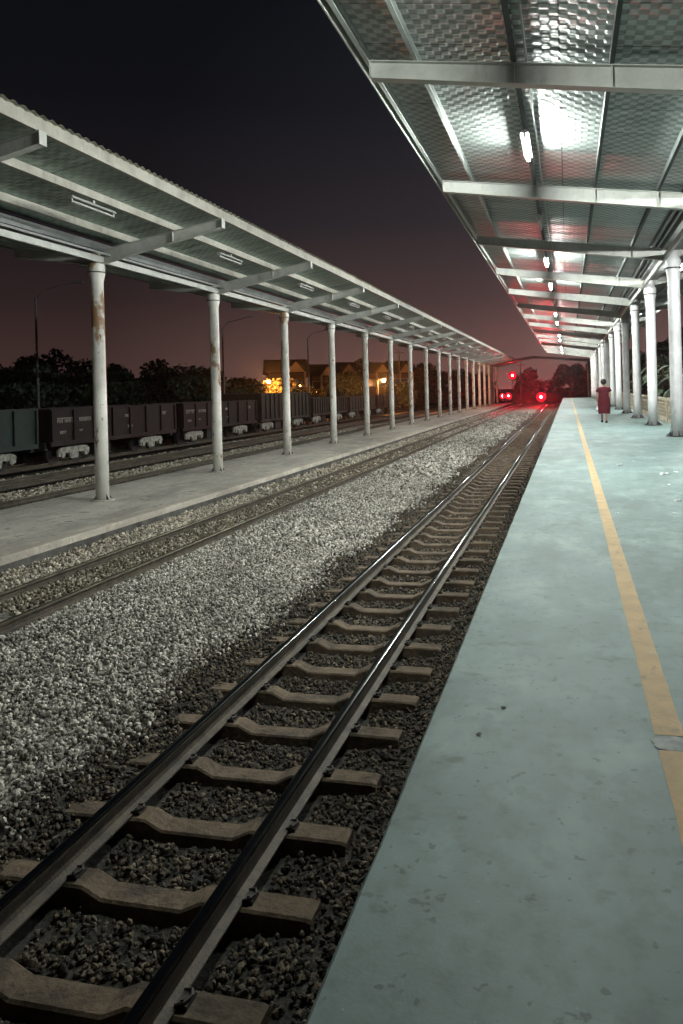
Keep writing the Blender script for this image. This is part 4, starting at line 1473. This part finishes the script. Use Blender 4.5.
for (fx, fy, fz, pitch) in ((.075, .02, .0, 0), (-.08, .20, .035, .35)):
    s_ = MB()
    s_.add([(-.04, -.07, 0), (.04, -.07, 0), (.045, .10, 0), (.02, .17, 0), (-.02, .17, 0), (-.045, .10, 0),
            (-.035, -.065, .085), (.035, -.065, .085), (.035, .07, .055), (.015, .155, .025), (-.015, .155, .025), (-.035, .07, .055)],
           [(5, 4, 3, 2, 1, 0), (6, 7, 8, 9, 10, 11), (0, 1, 7, 6), (1, 2, 8, 7), (2, 3, 9, 8), (3, 4, 10, 9), (4, 5, 11, 10), (5, 0, 6, 11)])
    o = s_.build('shoe', M['shoe'], per, bevel=.006)
    o.location = (fx, fy, fz); o.rotation_euler = (pitch, 0, 0)
# small white bag in the left hand
bgm = MB()
bgm.lathe([(.01, 0), (.055, .01), (.065, .06), (.05, .11), (.02, .15), (.012, .19)], 12)
bo = bgm.build('plastic_bag', M['bag'], None, smooth=True)
bo.location = (_p[0] - .245, _p[1] + .11, .45)
tag(bo, 'small white plastic bag in the left hand of the walking person', 'bag')

# ------------------------------------------------------------------ small litter
M['litter'] = mat('paper litter', (.75, .77, .78), .7)
def litter(px, py, s, label, seed, m_='litter'):
    dpt = FPX * CAMZ / (py - 386 + .026 * (px - 568))
    x, y, z = at_y(px, py, dpt)
    rr = random.Random(seed)
    mb = MB()
    k = 5
    for i in range(k):
        for j in range(k):
            mb.v.append(((i - 2) * s / 4 + rr.uniform(-1, 1) * s * .08, (j - 2) * s / 5 + rr.uniform(-1, 1) * s * .08, .004 + rr.uniform(0, 1) * s * (.28 if m_ == 'litter' else .12)))
    for i in range(k - 1):
        for j in range(k - 1):
            a = i * k + j
            mb.f.append((a, a + k, a + k + 1, a + 1)); mb.mi.append(0)
    o = mb.build('paper_scrap', M[m_])
    o.location = (x, y, 0)
    o.rotation_euler = (0, 0, rr.uniform(0, 6))
    tag(o, label, 'litter', 'scraps of litter on the green platform')
litter(620, 465.5, .09, 'white paper scrap nearest the yellow line', 1)
litter(634, 461.5, .05, 'tiny white scrap just behind the scrap nearest the yellow line', 2)
litter(665, 475, .13, 'largest white scrap, near the right edge of the photo', 3)
litter(676, 472.5, .08, 'white scrap just right of the largest scrap', 4)
litter(678, 501.5, .07, 'bright white scrap in front of the largest scrap', 5)
litter(675, 514, .05, 'small white scrap closest to the camera', 6)
litter(669, 485, .04, 'tiny white scrap between the largest scrap and the bright one', 7)
litter(617, 513.5, .035, 'tiny bluish scrap on the platform right of the yellow line', 8)
M['leaf_litter'] = mat('dry dark leaf', (.03, .035, .03), .8)
litter(504, 708, .022, 'dark dry leaf in the middle of the platform, farther of two', 9, 'leaf_litter')
litter(479, 735, .024, 'dark dry leaf near the platform edge, closer of two', 10, 'leaf_litter')

# ------------------------------------------------------------------ thin halo haze volume, added to give the lamps halos
hz = MB().box(-110, 70, -20, 180, -2.7, 13.5).build('haze', None)
hm = bpy.data.materials.new('halo haze')
hm.use_nodes = True
hn = hm.node_tree.nodes; hn.clear()
ho = hn.new('ShaderNodeOutputMaterial'); pv = hn.new('ShaderNodeVolumePrincipled')
pv.inputs['Color'].default_value = (.9, .9, .9, 1)
pv.inputs['Density'].default_value = HAZE
pv.inputs['Anisotropy'].default_value = .88
hm.node_tree.links.new(pv.outputs[0], ho.inputs['Volume'])
hz.data.materials.clear(); hz.data.materials.append(hm)
tag(hz, kind='stuff')
